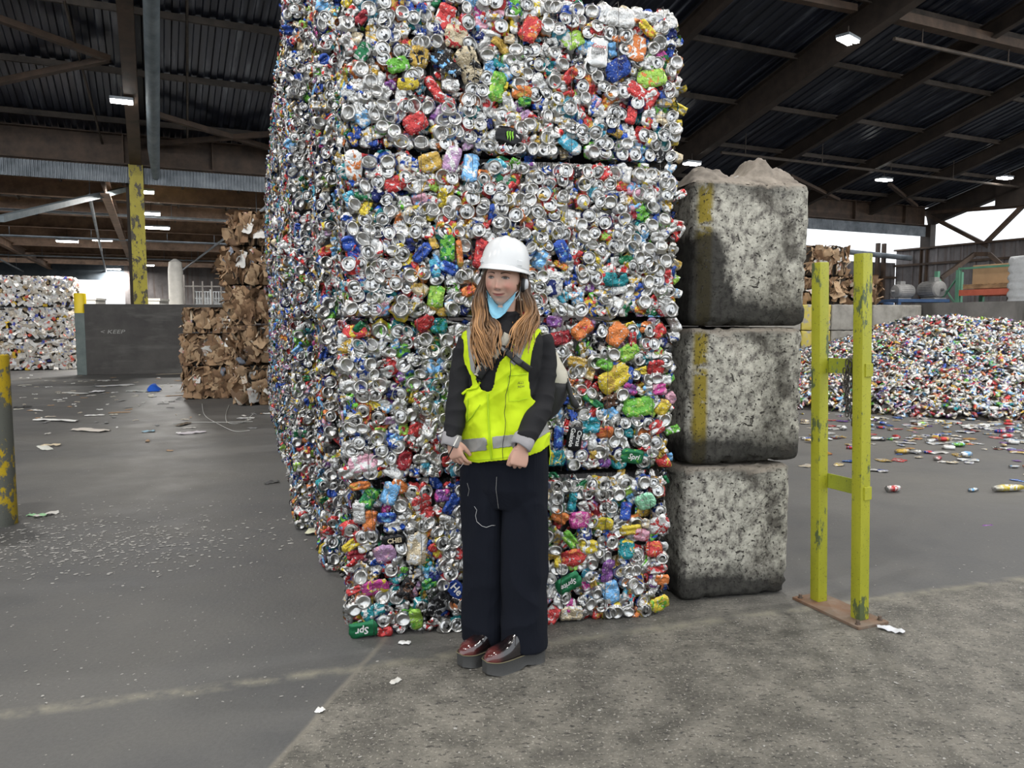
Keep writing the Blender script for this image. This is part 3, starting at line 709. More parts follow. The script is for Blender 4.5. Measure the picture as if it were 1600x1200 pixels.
def make_bale(loc, rotz, label, W, D, Hh, heroes=(), front=(0, 1.6), n_ind=100, sp=.050, left=True, right=False, far=False, wires=True, seedz=0):
    root = thing('can_bale', label, 'can bale', loc, rotz, 'bales of crushed cans')
    items = []; hero = []
    x1 = min(W, front[1]) - .02; EN, CR = (PE, PC) if not far else (PE[:10], PL)
    # deep layer then surface layer on the face
    s = sp * 1.15
    for i in range(int(x1 / s) + 1):
        for j in range(int(Hh / s)):
            items.append((random.choice(CR), orient(FRONT, .35), np.array((.02 + (i + r_()) * s, .014 + .008 * r_(), .02 + (j + r_()) * s * (Hh - .03) / (int(Hh / s) * s)))))
    surf = []; s = sp; nj = int((Hh - .02) / s)
    for j in range(nj):
        for i in range(int(x1 / s) + 1):
            x = .018 + (i + .5 * (j % 2) + random.uniform(-.3, .3)) * s; z = .034 + (j + random.uniform(-.3, .3) * (0 < j < nj - 1)) * (Hh - .092) / max(1, nj - 1)
            if x > x1: continue
            near = any(abs(x - h[0]) < h[4] * .42 * abs(math.cos(h[6])) + h[5] * .42 * abs(math.sin(h[6])) and abs(z - h[1]) < h[4] * .42 * abs(math.sin(h[6])) + h[5] * .42 * abs(math.cos(h[6])) for h in heroes)
            if near: continue
            end = r_() < .50
            bulge = .008 * mnoise.noise((x * 3 + seedz, z * 3, seedz))
            p = random.choice(EN if end else CR)
            sc = (1.06 + .22 * r_()) if end else (.8 + .5 * r_())
            surf.append((p, orient(FRONT, .13 if end else .22) * sc, np.array((x, (-.022 if end else -.009) - .007 * r_() + bulge, z))))
    for h in heroes:
        x, z, c, c2, L, Wd, roll, ext = h
        flat = ext is not None
        p = crumple(c, c2, L * 1.08, Wd * 1.08, .0012 if flat else .0042, 13, .7, .25, alpha=.3 if c != 'silver' else .9, a2=1.0 if flat else 0.0)
        surf_m = orient(FRONT, .06 if flat else .12, roll); hero.append((p, surf_m, np.array((x, -.030 if flat else -.026, z)), ext))
    side = []
    if left:
        s = .034 if not far else .06
        for i in range(int(D / s)):
            for j in range(int(Hh / (s * 1.25))):
                if r_() < .55: p, R = random.choice(PS), orient(LEFT @ rotm('Y', random.choice((-1, 1)) * random.uniform(.5, 1.2)), .2, PI / 2 + random.gauss(0, .35))
                else: p, R = random.choice(CR), orient(LEFT, .55) * .8
                side.append((p, R, np.array((-.004 - .016 * r_(), .01 + (i + r_()) * s, .03 + (j + r_()) * s * 1.25 * (Hh - .05) / (int(Hh / (s * 1.25)) * s * 1.25)))))
    if right:
        for _ in range(260):
            side.append((random.choice(PS + PC), orient(RIGHT, .4) * .85, np.array((W + .004 * r_(), .02 + r_() * (D - .04), .03 + r_() * (Hh - .06)))))
    # ragged upper rim
    for _ in range(int(x1 * 12)):
        items.append((random.choice(CR), orient(np.eye(3), .5) * .8, np.array((r_() * x1, r_() * .12 + .02, Hh - .03 + .010 * r_()))))
    # which ones are parts of their own
    order = sorted(range(len(surf)), key=lambda i: (surf[i][2][0] if n_ind < 100 else 0, r_()))
    if n_ind >= 100: random.shuffle(order)
    k = max(0, n_ind - len(hero)); ind = [surf[i] for i in order[:k]]; rest = items + side + [surf[i] for i in order[k:]]
    def put(p, R, T):
        o = link('crushed_can', p.mesh(M['can']), root)
        m4 = np.eye(4); m4[:3, :3] = R; m4[:3, 3] = T; o.matrix_local = Matrix(m4.tolist()); return o
    for p, R, T in ind: put(p, R, T)
    for p, R, T, ext in hero:
        o = put(p, R, T)
        if ext == 'claw': claw(o)
        elif ext:
            tc = {'Coors': ('red', 'grey'), 'CHEI': 'tan', 'Citrus': 'white'}.get(ext[0], 'white')
            Lx = abs(p.V[:, 0]).max() * 2
            r0 = {'Coors': -PI / 2 + .1, 'Citrus': PI * 1.0}.get(ext[0], 0)
            lettering(o, ext, {'Coors': .026, 'Citrus': .030, 'CHEI': .03, 'Sprite': .034, 'Spr': .045, 'Spri': .036, 'He': .05}.get(ext[0], .03), tc, r0)
    core = boxarr(.03, W - .03, .035, D - .02, .008, Hh - .012)  # coloured near-black below to paint the shade in the gaps between cans
    V, F, C1, C2, U = merge(rest, (core[0], core[1], (.03, .03, .032, .6)))
    V[:, 2] = np.clip(V[:, 2], .001, Hh + .004)
    st = link('crushed_can', mesh_np('crushed_can', V, F, True, [M['can']], C1, C2, U), root); st['kind'] = 'stuff'
    if wires:
        nw = 7 if x1 > 1 else 2
        for i in range(nw):
            x = (.10 + i * (W - .2) / 6) if nw == 7 else .09 + i * .2
            mb = MB(); pts = [(x + .003 * random.gauss(0, 1), -.034 - .004 * r_(), .01 + q * (Hh - .02) / 8) for q in range(9)]
            mb.tube([(x, .05, -.0 + .004)] + pts + [(x, .2, Hh + .006)], .0013, 5); mb.build('baling_wire', M['wire'], root, smooth=True)
    return root
BW, BD, BH = 1.50, .80, .725
A0 = ground(550, 996); A1 = ground(1046, 961); ANG0 = math.atan2(A1.y - A0.y, A1.x - A0.x); BW = (A1 - A0).length - .02
HL = hero_items(A0, ANG0, HEROES)
tiers = ['bottom', 'second', 'third', 'top']
lab0 = ['bottom bale of the nearest stack, standing on the floor right behind the person', 'second bale up in the nearest stack, behind the yellow vest', 'third bale up in the nearest stack, behind the white hard hat', 'topmost bale of the nearest stack, with the black can with green claw marks']
ux = Vector((math.cos(ANG0), math.sin(ANG0), 0)); uy = Vector((-math.sin(ANG0), math.cos(ANG0), 0))
z = 0.0
for k in range(4):
    hs = [h[:1] + (h[1] - z,) + h[2:] for h in HL if z + .02 < h[1] < z + BH - .0]
    off = [(0, 0), (-.012, -.005), (.006, -.03), (.02, -.012)][k]
    BWk = BW + (0, .025, .035, .045)[k]; hs = [(h[0] - off[0],) + h[1:] for h in hs]
    make_bale(A0 + ux * off[0] + uy * off[1] + Vector((0, 0, z)), ANG0 + (.01, .03, .055, .075)[k], lab0[k], BWk, BD, BH, hs, right=True, seedz=k * 9.0)
    z += BH + .007
# the stacks behind it, each set further to the left
rowpx = [(505, 893, 11), (466, 828, 12), (455, 765, 12), (446, 722, 13), (438, 690, 14), (431, 668, 14), (427, 648, 15)]
tn = ['on the floor', 'second from the floor', 'third from the floor', 'fourth from the floor', 'at the very top']
sn = ['stack right behind the nearest one', 'third stack of the row', 'fourth stack of the row', 'fifth stack of the row', 'sixth stack of the row', 'seventh stack of the row', 'farthest stack of the row']
for i, (px, py, ad) in enumerate(rowpx):
    g = ground(px, py); dist = g.y; near = i < 2
    z = 0.0; a = ANG0 + math.radians((5, 7, 8, 9, 9, 9, 9)[i] + random.uniform(-.7, .7))
    for k in range(5):
        j = Vector((random.uniform(-.035, .035), random.uniform(-.03, .03), 0))
        if k == 4 and i >= 5: pass
        make_bale(g + j + Vector((0, 0, z)), a, 'can bale %s in the %s' % (tn[k], sn[i]), BW, BD, BH, (), (0, .55 if i < 4 else .7), [60, 60, 36, 26, 12, 0, 0][i], .050 if i < 3 else .062, True, False, i >= 3, i < 3, k * 3 + i)
        z += BH + .006
# ------------------------------------------------------------------ stacked concrete blocks beside the bales
def rough_block(name, label, loc, rotz, W, D, Hh, mat, seed, ch=.045, group='stacked concrete blocks', amp=.006, n=26):
    """chamfered cast block; local origin at the bottom front-left corner region, x along its face"""
    bm = bmesh.new(); bmesh.ops.create_cube(bm, size=1)
    for v in bm.verts: v.co = Vector((v.co.x * W, v.co.y * D, (v.co.z + .5) * Hh))
    bmesh.ops.bevel(bm, geom=list(bm.edges), offset=ch, segments=3, profile=.5, affect='EDGES')
    bmesh.ops.triangulate(bm, faces=bm.faces)
    for _ in range(5):
        es = [e for e in bm.edges if e.calc_length() > .035]
        if es and len(bm.verts) < 16000: bmesh.ops.subdivide_edges(bm, edges=es, cuts=1, use_grid_fill=False)
    for v in bm.verts:
        p = v.co * 6 + Vector((seed, seed, 0)); q = v.co * 30 + Vector((seed, 0, 0))
        nn = mnoise.noise(p) * amp * 1.3 + mnoise.noise(q) * amp * .5
        d = Vector((v.co.x / W, v.co.y / D, v.co.z / Hh - .5)); v.co += d.normalized() * nn
        ed = sorted((abs(abs(v.co.x) - W / 2), abs(abs(v.co.y) - D / 2), min(v.co.z, Hh - v.co.z)))
        if ed[1] < ch * 1.2 and mnoise.noise(v.co * 14 + Vector((seed, 3, 1))) > .22: v.co -= d.normalized() * .012     # chips
        if v.co.z < .004: v.co.z = max(v.co.z, 0)
    me = bpy.data.meshes.new(name); bm.to_mesh(me); bm.free(); me.materials.append(mat)
    me.polygons.foreach_set('use_smooth', [True] * len(me.polygons))
    return thing(name, label, 'concrete block', loc, rotz, group, me)
B0 = ground(1072, 941); B1 = ground(1240, 926); angB = math.atan2(B1.y - B0.y, B1.x - B0.x)
bu = (B1 - B0).normalized(); bv = Vector((-bu.y, bu.x, 0)); BWd = (B1 - B0).length; BL = 1.2
bc = B0 + bu * (BWd / 2 - .03) + bv * BL / 2
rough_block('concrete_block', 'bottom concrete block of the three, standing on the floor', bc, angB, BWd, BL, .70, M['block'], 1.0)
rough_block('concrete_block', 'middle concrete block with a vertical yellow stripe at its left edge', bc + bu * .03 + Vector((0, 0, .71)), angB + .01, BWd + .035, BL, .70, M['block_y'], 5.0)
top = rough_block('concrete_block', 'topmost concrete block with black lower left corner and dusty sheet on it', bc + bu * .05 + Vector((0, 0, 1.42)), angB - .005, BWd + .03, BL, .73, M['block_s'], 9.0)
# dust-caked sheeting lying on the top block
nx, ny = 60, 90; V = []; W_, L_ = BWd + .02, BL * .96
for i in range(nx):
    for j in range(ny):
        u, v = i / (nx - 1), j / (ny - 1); x = (u - .5) * W_; y = (v - .5) * L_
        h = .012 + .05 * abs(mnoise.noise((x * 4, y * 4, 2))) + .022 * mnoise.noise((x * 13 + 4, y * 9, 0))
        h += .115 * math.exp(-((u - .72) / .12) ** 2 - ((v - .22) / .16) ** 2) * (1 + .35 * mnoise.noise((x * 18, y * 18, 5)))
        h += .055 * math.exp(-((u - .22) / .10) ** 2 - ((v - .18) / .12) ** 2) + .05 * math.exp(-((u - .42) / .06) ** 2 - ((v - .3) / .1) ** 2) + .045 * math.exp(-((u - .88) / .08) ** 2 - ((v - .15) / .2) ** 2)
        h += .010 * math.sin(v * 60 + 5 * mnoise.noise((x * 5, y * 5, 9))) * (v < .35) * u * .8
        h += .016 * (1 - 2.2 * abs(mnoise.noise((x * 14, y * 11, 7)))) + .007 * (1 - 2.2 * abs(mnoise.noise((x * 38, y * 30, 1))))
        e = min(u, 1 - u, v, 1 - v); h = h * min(1, e * 9) - .022 * (1 - min(1, e * 14))
        V.append((x, y, max(h, -.05)))
F = np.array([(i * ny + j, (i + 1) * ny + j, (i + 1) * ny + j + 1, i * ny + j + 1) for i in range(nx - 1) for j in range(ny - 1)])
me = mesh_np('dusty_sheet', V, F, True, [M['dust_tarp']])
sheet = thing('dusty_sheet', 'crumpled dust-caked sheet lying on the topmost concrete block', 'sheet', bc + bu * .05 + Vector((0, 0, 2.155)), angB, None, me)
mb = MB()                                                         # stiff grey folds that stick up
for (x0, x1, y, h, s) in ((-.02, .20, -.42, .15, 1), (.08, .29, -.50, .085, 2), (-.24, -.05, -.48, .07, 3)):
    n = 16; R0 = len(mb.V)
    for k in range(n):
        u = k / (n - 1); x = x0 + (x1 - x0) * u
        hh = h * (math.sin(PI * min(1, u * 1.1)) ** .5) * (.85 + .3 * mnoise.noise((x * 20, s, 0)))
        for q in range(5):
            v = q / 4; mb.V.append((x + .01 * math.sin(q * 2 + k), y + .10 * v * (1 - v) + .10 * v + .012 * math.sin(k * 1.3), hh * (v if v < .6 else 1.2 - v)))
    for k in range(n - 1):
        for q in range(4): a = R0 + k * 5 + q; mb.F.append((a, a + 5, a + 6, a + 1))
mb.build('stiff_fold', M['dark_tarp'], sheet, smooth=True)
# ------------------------------------------------------------------ yellow post guard with its chain
PL_, PR_ = ground(1279, 941), ground(1343, 970)
pc = (PL_ + PR_) / 2; pd = (PR_ - PL_).normalized(); pang = math.atan2(pd.y, pd.x); gap = (PR_ - PL_).length
guard = thing('post_guard', 'lime yellow twin-post steel guard bolted to the floor, in front of the can pile', 'post guard', pc, pang)
S = .059
for sgn, hh, lab in ((-1, 1.725, None), (1, 1.745, None)):
    m = MB(); m.box((sgn * gap / 2, 0, .012 + hh / 2), (S, S, hh - .0))
    o = m.build('post', M['post'], guard, bevel=.006, autosm=.6)
    m = MB()
m = MB(); m.box((0, 0, .007), (gap + .17, .19, .014)); m.build('base_plate', M['rust'], guard, bevel=.002)
for x in (-1, 1):
    for y in (-1, 1):
        m = MB(); m.lathe([(.013, .014), (.013, .020), (.009, .020), (.009, .034)], 6, (x * (gap / 2 + .055), y * .07, 0)); m.build('anchor_bolt', M['bolt'], guard)
for z in (.64, 1.225):
    m = MB(); m.box((0, S / 2 + .004, z), (gap + S * .2, .007, .075)); 
    m.build('cross_bar', M['post_low'], guard, bevel=.002)
    m = MB(); m.box((gap / 2 + S / 2 + .004, .008, z - .01), (.008, S * .75, .062)); m.build('bar_bracket', M['post'], guard, bevel=.002)
LEAN = Matrix.Rotation(math.radians(-1.6), 4, Vector((math.sin(pang), math.cos(pang), 0)))
for o in guard.children:
    if o.name.split('.')[0] in ('post', 'cross_bar', 'bar_bracket'): o.matrix_local = LEAN
chain = thing('chain', 'rusty grey chain hanging from the upper bar of the yellow post guard', 'chain', pc, pang)
def link_mesh(mb, c, R):
    pts = []
    for k in range(12):
        w_ = 2 * PI * k / 12; p = Vector((.0085 * math.cos(w_), 0, .0105 * math.sin(w_) + (.009 if math.sin(w_) > 0 else -.009))); pts.append(R @ p + c)
    pts.append(pts[0]); pts.append(pts[1]); mb.tube(pts, .0032, 6, cap=False)
for q, (x0, z0, n, dx) in enumerate(((.035, 1.245, 9, .0), (.053, 1.235, 10, .002), (.02, 1.20, 7, .003))):
    for k in range(n):
        mb = MB(); link_mesh(mb, Vector((0, 0, 0)), Matrix.Rotation(.3 + (PI / 2 if k % 2 else 0), 3, 'Z') @ Matrix.Rotation(random.uniform(-.15, .15), 3, 'Y'))
        o = mb.build('chain_link', M['chain'], chain, smooth=True); o.location = (x0 + dx * k + random.uniform(-.002, .002), -.012 + S / 2 + .004 - .012, z0 - k * .0305)
for (x0, z0, y0) in ((.035, 1.267, S / 2 + .004), (.052, 1.267, S / 2 + .004)):
    mb = MB(); mb.tube([(x0, y0 - .02, z0 - .02), (x0, y0 - .016, z0), (x0, y0, z0 + .010), (x0, y0 + .016, z0), (x0, y0 + .015, z0 - .07)], .0032, 6); mb.build('chain_link', M['chain'], chain, smooth=True)
chain.matrix_basis = Matrix.Translation(pc) @ Matrix.Rotation(pang, 4, 'Z') @ LEAN
# ------------------------------------------------------------------ bollard at the left edge
g = ground(0, 821); rr = .135; ce = Vector((ground(34, 815).x - rr, g.y + rr * .2, 0))
prof = [(rr, 0), (rr, 1.20), (rr - .003, 1.206), (rr - .010, 1.206), (rr - .012, 1.20), (rr - .012, .9)]
m = MB(); m.lathe(prof, 40); bo = m.build('bollard', M['bollard'], autosm=.7); bo.location = ce
bo['label'] = 'steel bollard with flaking yellow paint at the left edge'; bo['category'] = 'bollard'
# ------------------------------------------------------------------ bales of paper and cardboard
PAPC = [(.78, .76, .73), (.66, .62, .56), (.52, .46, .38), (.80, .80, .80), (.34, .26, .18), (.70, .70, .72)]
def paper_proto(L, W, amp, c, c2, n=6):
    p = crumple('white', 'white', L, W, amp, n, .3, .9); p.c1 = [(*c, 1)] * len(p.V); p.c2 = [(*c2, 1)] * len(p.V); return p
PP = [paper_proto(.14 + .12 * r_(), .09 + .07 * r_(), .03, random.choice(PAPC[:4] + PAPC[:2] + PAPC[:1]), random.choice([(.8, .8, .8), (.6, .2, .15), (.2, .25, .5), (.5, .4, .3)])) for _ in range(30)]
for c in ((.65, .12, .08), (.08, .10, .42), (.75, .5, .05), (.42, .3, .16), (.3, .22, .14)):
    PP.append(paper_proto(.12, .09, .02, c, c))
CARD = [(.34, .215, .12), (.26, .155, .085), (.42, .29, .175), (.19, .11, .06), (.33, .22, .13), (.30, .19, .11), (.14, .085, .05)]
PK = [paper_proto(.16 + .18 * r_(), .10 + .10 * r_(), .012, random.choice(CARD), random.choice(CARD), 7) for _ in range(34)] + [paper_proto(.18, .10, .03, random.choice([(.66, .64, .60), (.5, .44, .36), (.25, .28, .34)]), (.6, .3, .25)) for _ in range(5)]
PKe = [paper_proto(.18 + .15 * r_(), .025 + .02 * r_(), .010, random.choice(CARD + [(.55, .45, .33)]), random.choice(CARD), 6) for _ in range(16)]
def soft_bale(name, label, cat, loc, rotz, W, D, Hh, protos, edges, mat, sp, group, wire_n=5, big=0, mess=.0, nbig=10, wires=True):
    root = thing(name, label, cat, loc, rotz, group); items = []
    def face(L, Hh_, base, org, ax):
        for i in range(int(L / sp)):
            for j in range(max(3, int(Hh_ / sp))):
                z = .04 + (j + r_()) * (Hh_ - .08) / max(3, int(Hh_ / sp)); x = (i + r_()) * sp
                pr = random.choice(edges) if edges and r_() < .45 else random.choice(protos)
                rl = random.gauss(PI / 2, .5) if edges else None
                items.append((pr, orient(base, .35 + mess * .4, rl), np.array(org) + np.array(ax) * x + np.array((0, 0, z)) + base[:, 2] * (.012 + .03 * r_() + mess * .10 * r_() ** 2)))
    face(W, Hh, FRONT, (0, 0, 0), (1, 0, 0)); face(D, Hh, LEFT, (0, 0, 0), (0, 1, 0)); face(D, Hh, RIGHT, (W, 0, 0), (0, 1, 0))
    for _ in range(int(W * D / sp / sp * .8)):
        items.append((random.choice(protos), orient(np.eye(3), .3), np.array((r_() * W, r_() * D, Hh - .03 + .02 * r_()))))
    cv, cf = boxarr(.05, W - .05, .05, D - .05, .03, Hh - .04)
    V, F, C1, C2, U = merge(items, (cv, cf, (.05, .04, .03, 1))); V[:, 2] = np.clip(V[:, 2], .003, Hh + .006)
    st = link('packed_' + ('cardboard' if 'card' in name else 'paper'), mesh_np('packed', V, F, True, [mat], C1, C2, U * 1.0), root)
    for k in range(nbig):                                          # larger sheets that stand out on the faces
        if 'card' in name: p = random.choice(PBIG)
        else: break
        fl = r_() < .3
        o = link('cardboard_sheet' if p is not PBIG[4] else 'paper_sheet', p.mesh(mat), root)
        R = orient(LEFT if fl else FRONT, .22 + mess * .4, random.gauss(PI / 2, .5)); T = (-.05 - mess * .05, r_() * D * .8 + .1, .14 + r_() * (Hh - .3)) if fl else (r_() * (W - .3) + .15, -.05 - mess * .06, .15 + r_() * (Hh - .32))
        m4 = np.eye(4); m4[:3, :3] = R; m4[:3, 3] = T; o.matrix_local = Matrix(m4.tolist())
    if wires:
        for i in range(wire_n):
            x = .12 + i * (W - .24) / (wire_n - 1); mb = MB(); mb.tube([(x, .1, Hh + .005), (x, -.045, Hh - .01)] + [(x + random.gauss(0, .006), -.062, Hh - .05 - q * (Hh - .1) / 4) for q in range(5)], .0022, 5); mb.build('baling_wire', M['wire'], root)
    return root
PBIG = []
for k in range(9):
    c = random.choice(CARD) if k != 4 else (.66, .65, .62)
    p = paper_proto(.22 + .16 * r_(), .14 + .1 * r_(), .022, c, random.choice(CARD) if k != 4 else (.5, .4, .35), 8); PBIG.append(p)
# cardboard, left background
g0 = ground(291, 624)
def px_w(pxa, pxb, Y): return at(pxb, 500, Y).x - at(pxa, 500, Y).x
a3 = TH * .75
Wc = px_w(289, 372, g0.y)
hc = [.60, .58, .47]; zc = 0
lb = ['bottom cardboard bale of the low stack beside the steel wall', 'middle cardboard bale of the low stack beside the steel wall', 'top cardboard bale of the low stack beside the steel wall']
for k in range(3):
    soft_bale('cardboard_bale', lb[k], 'cardboard bale', g0 + Vector((.0 + .03 * k - (k == 1) * .05, 0, zc)), a3, Wc + (0, .05, .0)[k], 1.0, hc[k], PK, PKe, M['card'], .085, 'cardboard bales on the left', mess=-.1); zc += hc[k] + .012
g1 = ground(376, 634); W1 = px_w(370, 436, g1.y) + .35; zc = 0
lb = ['bottom loose cardboard bale of the tall stack beside the can bales', 'second loose cardboard bale of the tall stack beside the can bales', 'third loose cardboard bale up in the tall stack beside the can bales', 'fourth loose cardboard bale up in the tall stack beside the can bales', 'topmost ragged cardboard bale of the tall stack beside the can bales']
for k, h_ in enumerate((.68, .66, .66, .64, .56)):
    soft_bale('cardboard_bale', lb[k], 'cardboard bale', g1 + Vector(((.02, .0, -.05, -.12, .02)[k], .0, zc)), a3 + .05, W1, 1.2, h_, PK, PKe, M['card'], .09, 'cardboard bales on the left', mess=.6, nbig=14); zc += h_ + .012
# white paper bales at the far left
gp = ground(119, 577); dxp = HA; Wp = px_w(24, 119, gp.y) * 1.12; zt_ = CAMZ + (500 - 434) / 1200 * gp.y; hp = zt_ / 3
for c_ in range(2):
    for k in range(3):
        o_ = gp - dxp * (Wp + c_ * (Wp + .1)); nm = ('bottom', 'middle', 'top')[k]
        soft_bale('paper_bale', '%s white paper bale of the %s stack at the far left' % (nm, ('full', 'half cut-off')[c_]), 'paper bale', o_ + Vector((0, 0, k * (hp + .01))), TH, Wp, 1.4, hp, PP, None, M['paper'], .105, 'white paper bales', wires=False)
# ------------------------------------------------------------------ blackened steel push wall
s0 = ground(136, 586); s1_ = ground(300, 583.5); hS = CAMZ + 25 / 1200 * s0.y; ang = math.atan2(s1_.y - s0.y, s1_.x - s0.x)
L_ = (s1_ - s0).length + .9
pw = thing('steel_push_wall', 'dark blackened steel push wall behind the low cardboard stack', 'push wall', s0, ang)
m = MB(); m.box((L_ / 2, .04, hS / 2), (L_, .06, hS)); m.build('plate', M['plate'], pw, bevel=.008)
m = MB(); m.box((-.12, .16, hS / 2 - .12), (.24, .30, hS - .24)); m.build('end_post', M['plate_end'], pw, bevel=.01)
m = MB(); m.box((L_ / 2, .09, hS - .05), (L_, .05, .09)); m.build('top_rail', M['plate_end'], pw)
mt = plain('chalk_marking', (.30, .30, .28, 1), .9)
cu = bpy.data.curves.new('t', 'FONT'); cu.body = '< KEEP'; cu.size = .22; cu.extrude = .001; cu.shear = .2; to = bpy.data.objects.new('t', cu); COL.objects.link(to); bpy.context.view_layer.update()
me = bpy.data.meshes.new_from_object(to, depsgraph=bpy.context.evaluated_depsgraph_get()); bpy.data.objects.remove(to); me.materials.clear(); me.materials.append(mt)
o = link('chalk_marking', me, pw, (.35, .008, hS - .78), (PI / 2, 0, .0)); o.scale = (.9, .65, 1)
m = MB(); m.lathe([(.145, 0), (.145, .50), (.13, .52)], 24); bw = m.build('yellow_drum', M['yellow_plain'], autosm=.7); bw.location = s0 + Matrix.Rotation(ang, 3, 'Z') @ Vector((-.13, .16, hS - .24))
bw['label'] = 'bright yellow drum on the end post of the steel push wall'; bw['category'] = 'drum'
# things in the rear hall seen over the push wall
def simple(name, mb, mat, label, cat, loc=(0, 0, 0), rz=0, group=None, bevel=0, autosm=None):
    o = mb.build(name, mat, bevel=bevel, autosm=autosm); o.location = loc; o.rotation_euler = (0, 0, rz); o['label'] = label; o['category'] = cat
    if group: o['group'] = group
    return o
M['rack'] = m_steel('grey_rack_mesh', (.10, .11, .11), (.2, .21, .22)); M['offwhite'] = plain('off_white_panel', (.52, .50, .46, 1), .6, var=.15)
YF = 33.0
pA = at(303, 455, YF); zA0, zA1 = 0, at(303, 452, YF).z
t = thing('cage_rack', 'grey mesh cage rack behind the steel push wall', 'rack', (pA.x, pA.y, 0), .2)
wA = px_w(303, 352, YF)
m = MB()
for k in range(3): m.box((k * wA / 2, 0, zA1 / 2), (.06, .06, zA1))
m.build('upright', M['rack'], t)
m = MB()
for k in range(12): m.bar((k * wA / 12, 0, .3), ((k + 1) * wA / 12, 0, zA1 - .1), .03, .03); m.bar(((k + 1) * wA / 12, .03, .3), (k * wA / 12, .03, zA1 - .1), .03, .03)
for k in range(9): m.box((wA / 2, .02, .4 + k * (zA1 - .5) / 8), (wA, .03, .03))
m.build('mesh_panel', M['rack'], t)
t = thing('steel_fence', 'black upright steel fence left of the cage rack', 'fence', (at(288, 455, YF - 2).x, at(288, 455, YF - 2).y, 0), .2)
for k in range(5):
    m = MB(); m.box((k * .35, 0, 1.5), (.06, .06, 3.0 + .5 * (k == 0))); m.build('fence_post', M['plate'], t)
m = MB(); m.box((.7, 0, 2.8), (1.5, .04, .05)); m.box((.7, 0, 1.6), (1.5, .04, .05)); m.build('fence_rail', M['plate'], t)
for (px0, px1, py, Y, nm, mat, lab, cat) in ((228, 255, 467, 34, 'white_bin', 'offwhite', 'white box bin in the rear hall right of the yellow column', 'bin'), (264, 286, 447, 36, 'storage_tank', 'offwhite', 'pale round tank in the rear hall beside the steel fence', 'tank'),
                                         (131, 156, 466, 40, 'white_truck_box', 'offwhite', 'white box in the bright doorway behind the push wall', 'box')):
    a = at(px0, py, Y); w_ = px_w(px0, px1, Y); m = MB()
    if nm == 'storage_tank': m.lathe([(w_ / 2, 0), (w_ / 2, a.z * .9 + 1), (w_ * .42, a.z + 1.1), (w_ * .1, a.z + 1.25)], 28); loc = (a.x + w_ / 2, Y, 0)
    else: m.box((0, 0, a.z / 2), (w_, 1.6, a.z)); m.box((0, 0, a.z - .05), (w_ + .08, 1.68, .10)); loc = (a.x + w_ / 2, Y, 0)
    simple(nm, m, M[mat], lab, cat, loc, .2, autosm=.6)
# ------------------------------------------------------------------ right background: block wall, retaining wall, dock
YB = 18.3
bR = at(1437, 476, YB); zB = bR.z; dirB = Vector((math.cos(.17), math.sin(.17), 0)); wB = px_w(1352, 1437, YB)
xs = 0
names = ['rightmost of the block wall, behind the tall yellow post', 'second from the right, between the two yellow posts', 'with yellow paint, right beside the near block stack', 'hidden mostly by the near block stack']
for c_ in range(4):
    w_ = (wB, 1.05, .75, 1.3)[c_]; xs += w_
    for k in range(3):
        h_ = zB / 3
        p = bR - dirB * (xs - w_ / 2) + Vector((0, 0, 0))
        mat = M['far_block_y'] if c_ == 2 else M['far_block']
        rough_block('concrete_block', '%s grey concrete block %s' % (('bottom', 'middle', 'top')[k], names[c_]), (p.x - .3 * 0, p.y + .4, k * h_), .17, w_ - .02, .8, h_ - .006, mat, c_ * 3 + k, .03, 'far concrete block wall', .012)
topz = zB
# cardboard bales on the block wall
gb = at(1258, 476, YB); Wb = px_w(1240, 1336, YB)
soft_bale('cardboard_bale', 'large cardboard bale on the far block wall between the yellow posts and near blocks', 'cardboard bale', (gb.x - .3, gb.y + .12, topz), .15, Wb, .9, .66, PK, PKe, M['card'], .13, 'cardboard bales on the block wall', mess=.7)
soft_bale('cardboard_bale', 'upper cardboard bale stacked on the far block wall, against the bright opening', 'cardboard bale', (gb.x - .3, gb.y + .12, topz + .67), .15, Wb, .9, .74, PK, PKe, M['card'], .13, 'cardboard bales on the block wall', mess=.7)
gc = at(1345, 476, YB); 
soft_bale('cardboard_bale', 'small ragged cardboard bale right of the tall yellow post', 'cardboard bale', (gc.x, gc.y + .12, topz), .15, px_w(1347, 1381, YB), .8, .70, PK, PKe, M['card'], .13, 'cardboard bales on the block wall', mess=.8, nbig=5)
# retaining wall running toward the camera, dock floor behind
pR = bR + Vector((0, .3, 0)); dR = -HB; LR = 13.0
m = MB(); cR = Vector((pR.x, pR.y, 0)) + dR * (LR / 2) + HA * .27
m.box((0, 0, zB / 2 + .02), (.4, LR, zB + .04)); o = m.build('wall_retaining', M['retain']); o.location = (cR.x, cR.y, 0); o.rotation_euler = (0, 0, TH); struct(o, 'grey concrete retaining wall behind the can pile')
sR, tR = Hinv(pR)
m = MB(); m.box(((sR + 32.3) / 2 + .2, tR / 2 - .2 - 5.5, zB / 2 - .12), (32.3 - sR - .3, -tR + 11, zB - .24)); o = m.build('floor_dock', M['retain']); o.location = HO; o.rotation_euler = (0, 0, TH); struct(o, 'raised dock floor')
dz = zB - .24
def dock(px, py, Y): p = at(px, py, Y); return Vector((p.x, p.y, dz))
Yd = 20.5
M['blue_paint'] = m_steel('blue_pallet_paint', (.02, .05, .12), (.04, .09, .2)); M['motor'] = m_steel('dusty_motor_housing', (.16, .16, .16), (.34, .33, .32)); M['rack_green'] = m_steel('green_rack_steel', (.07, .20, .13), (.12, .30, .2))
M['rack_orange'] = m_steel('orange_rack_beam', (.42, .09, .05), (.60, .15, .09)); M['wood'] = m_steel('pallet_wood', (.24, .14, .07), (.44, .28, .15), .8, 0, 4, ((1, 8, 1), 2, (.18, .11, .06)))
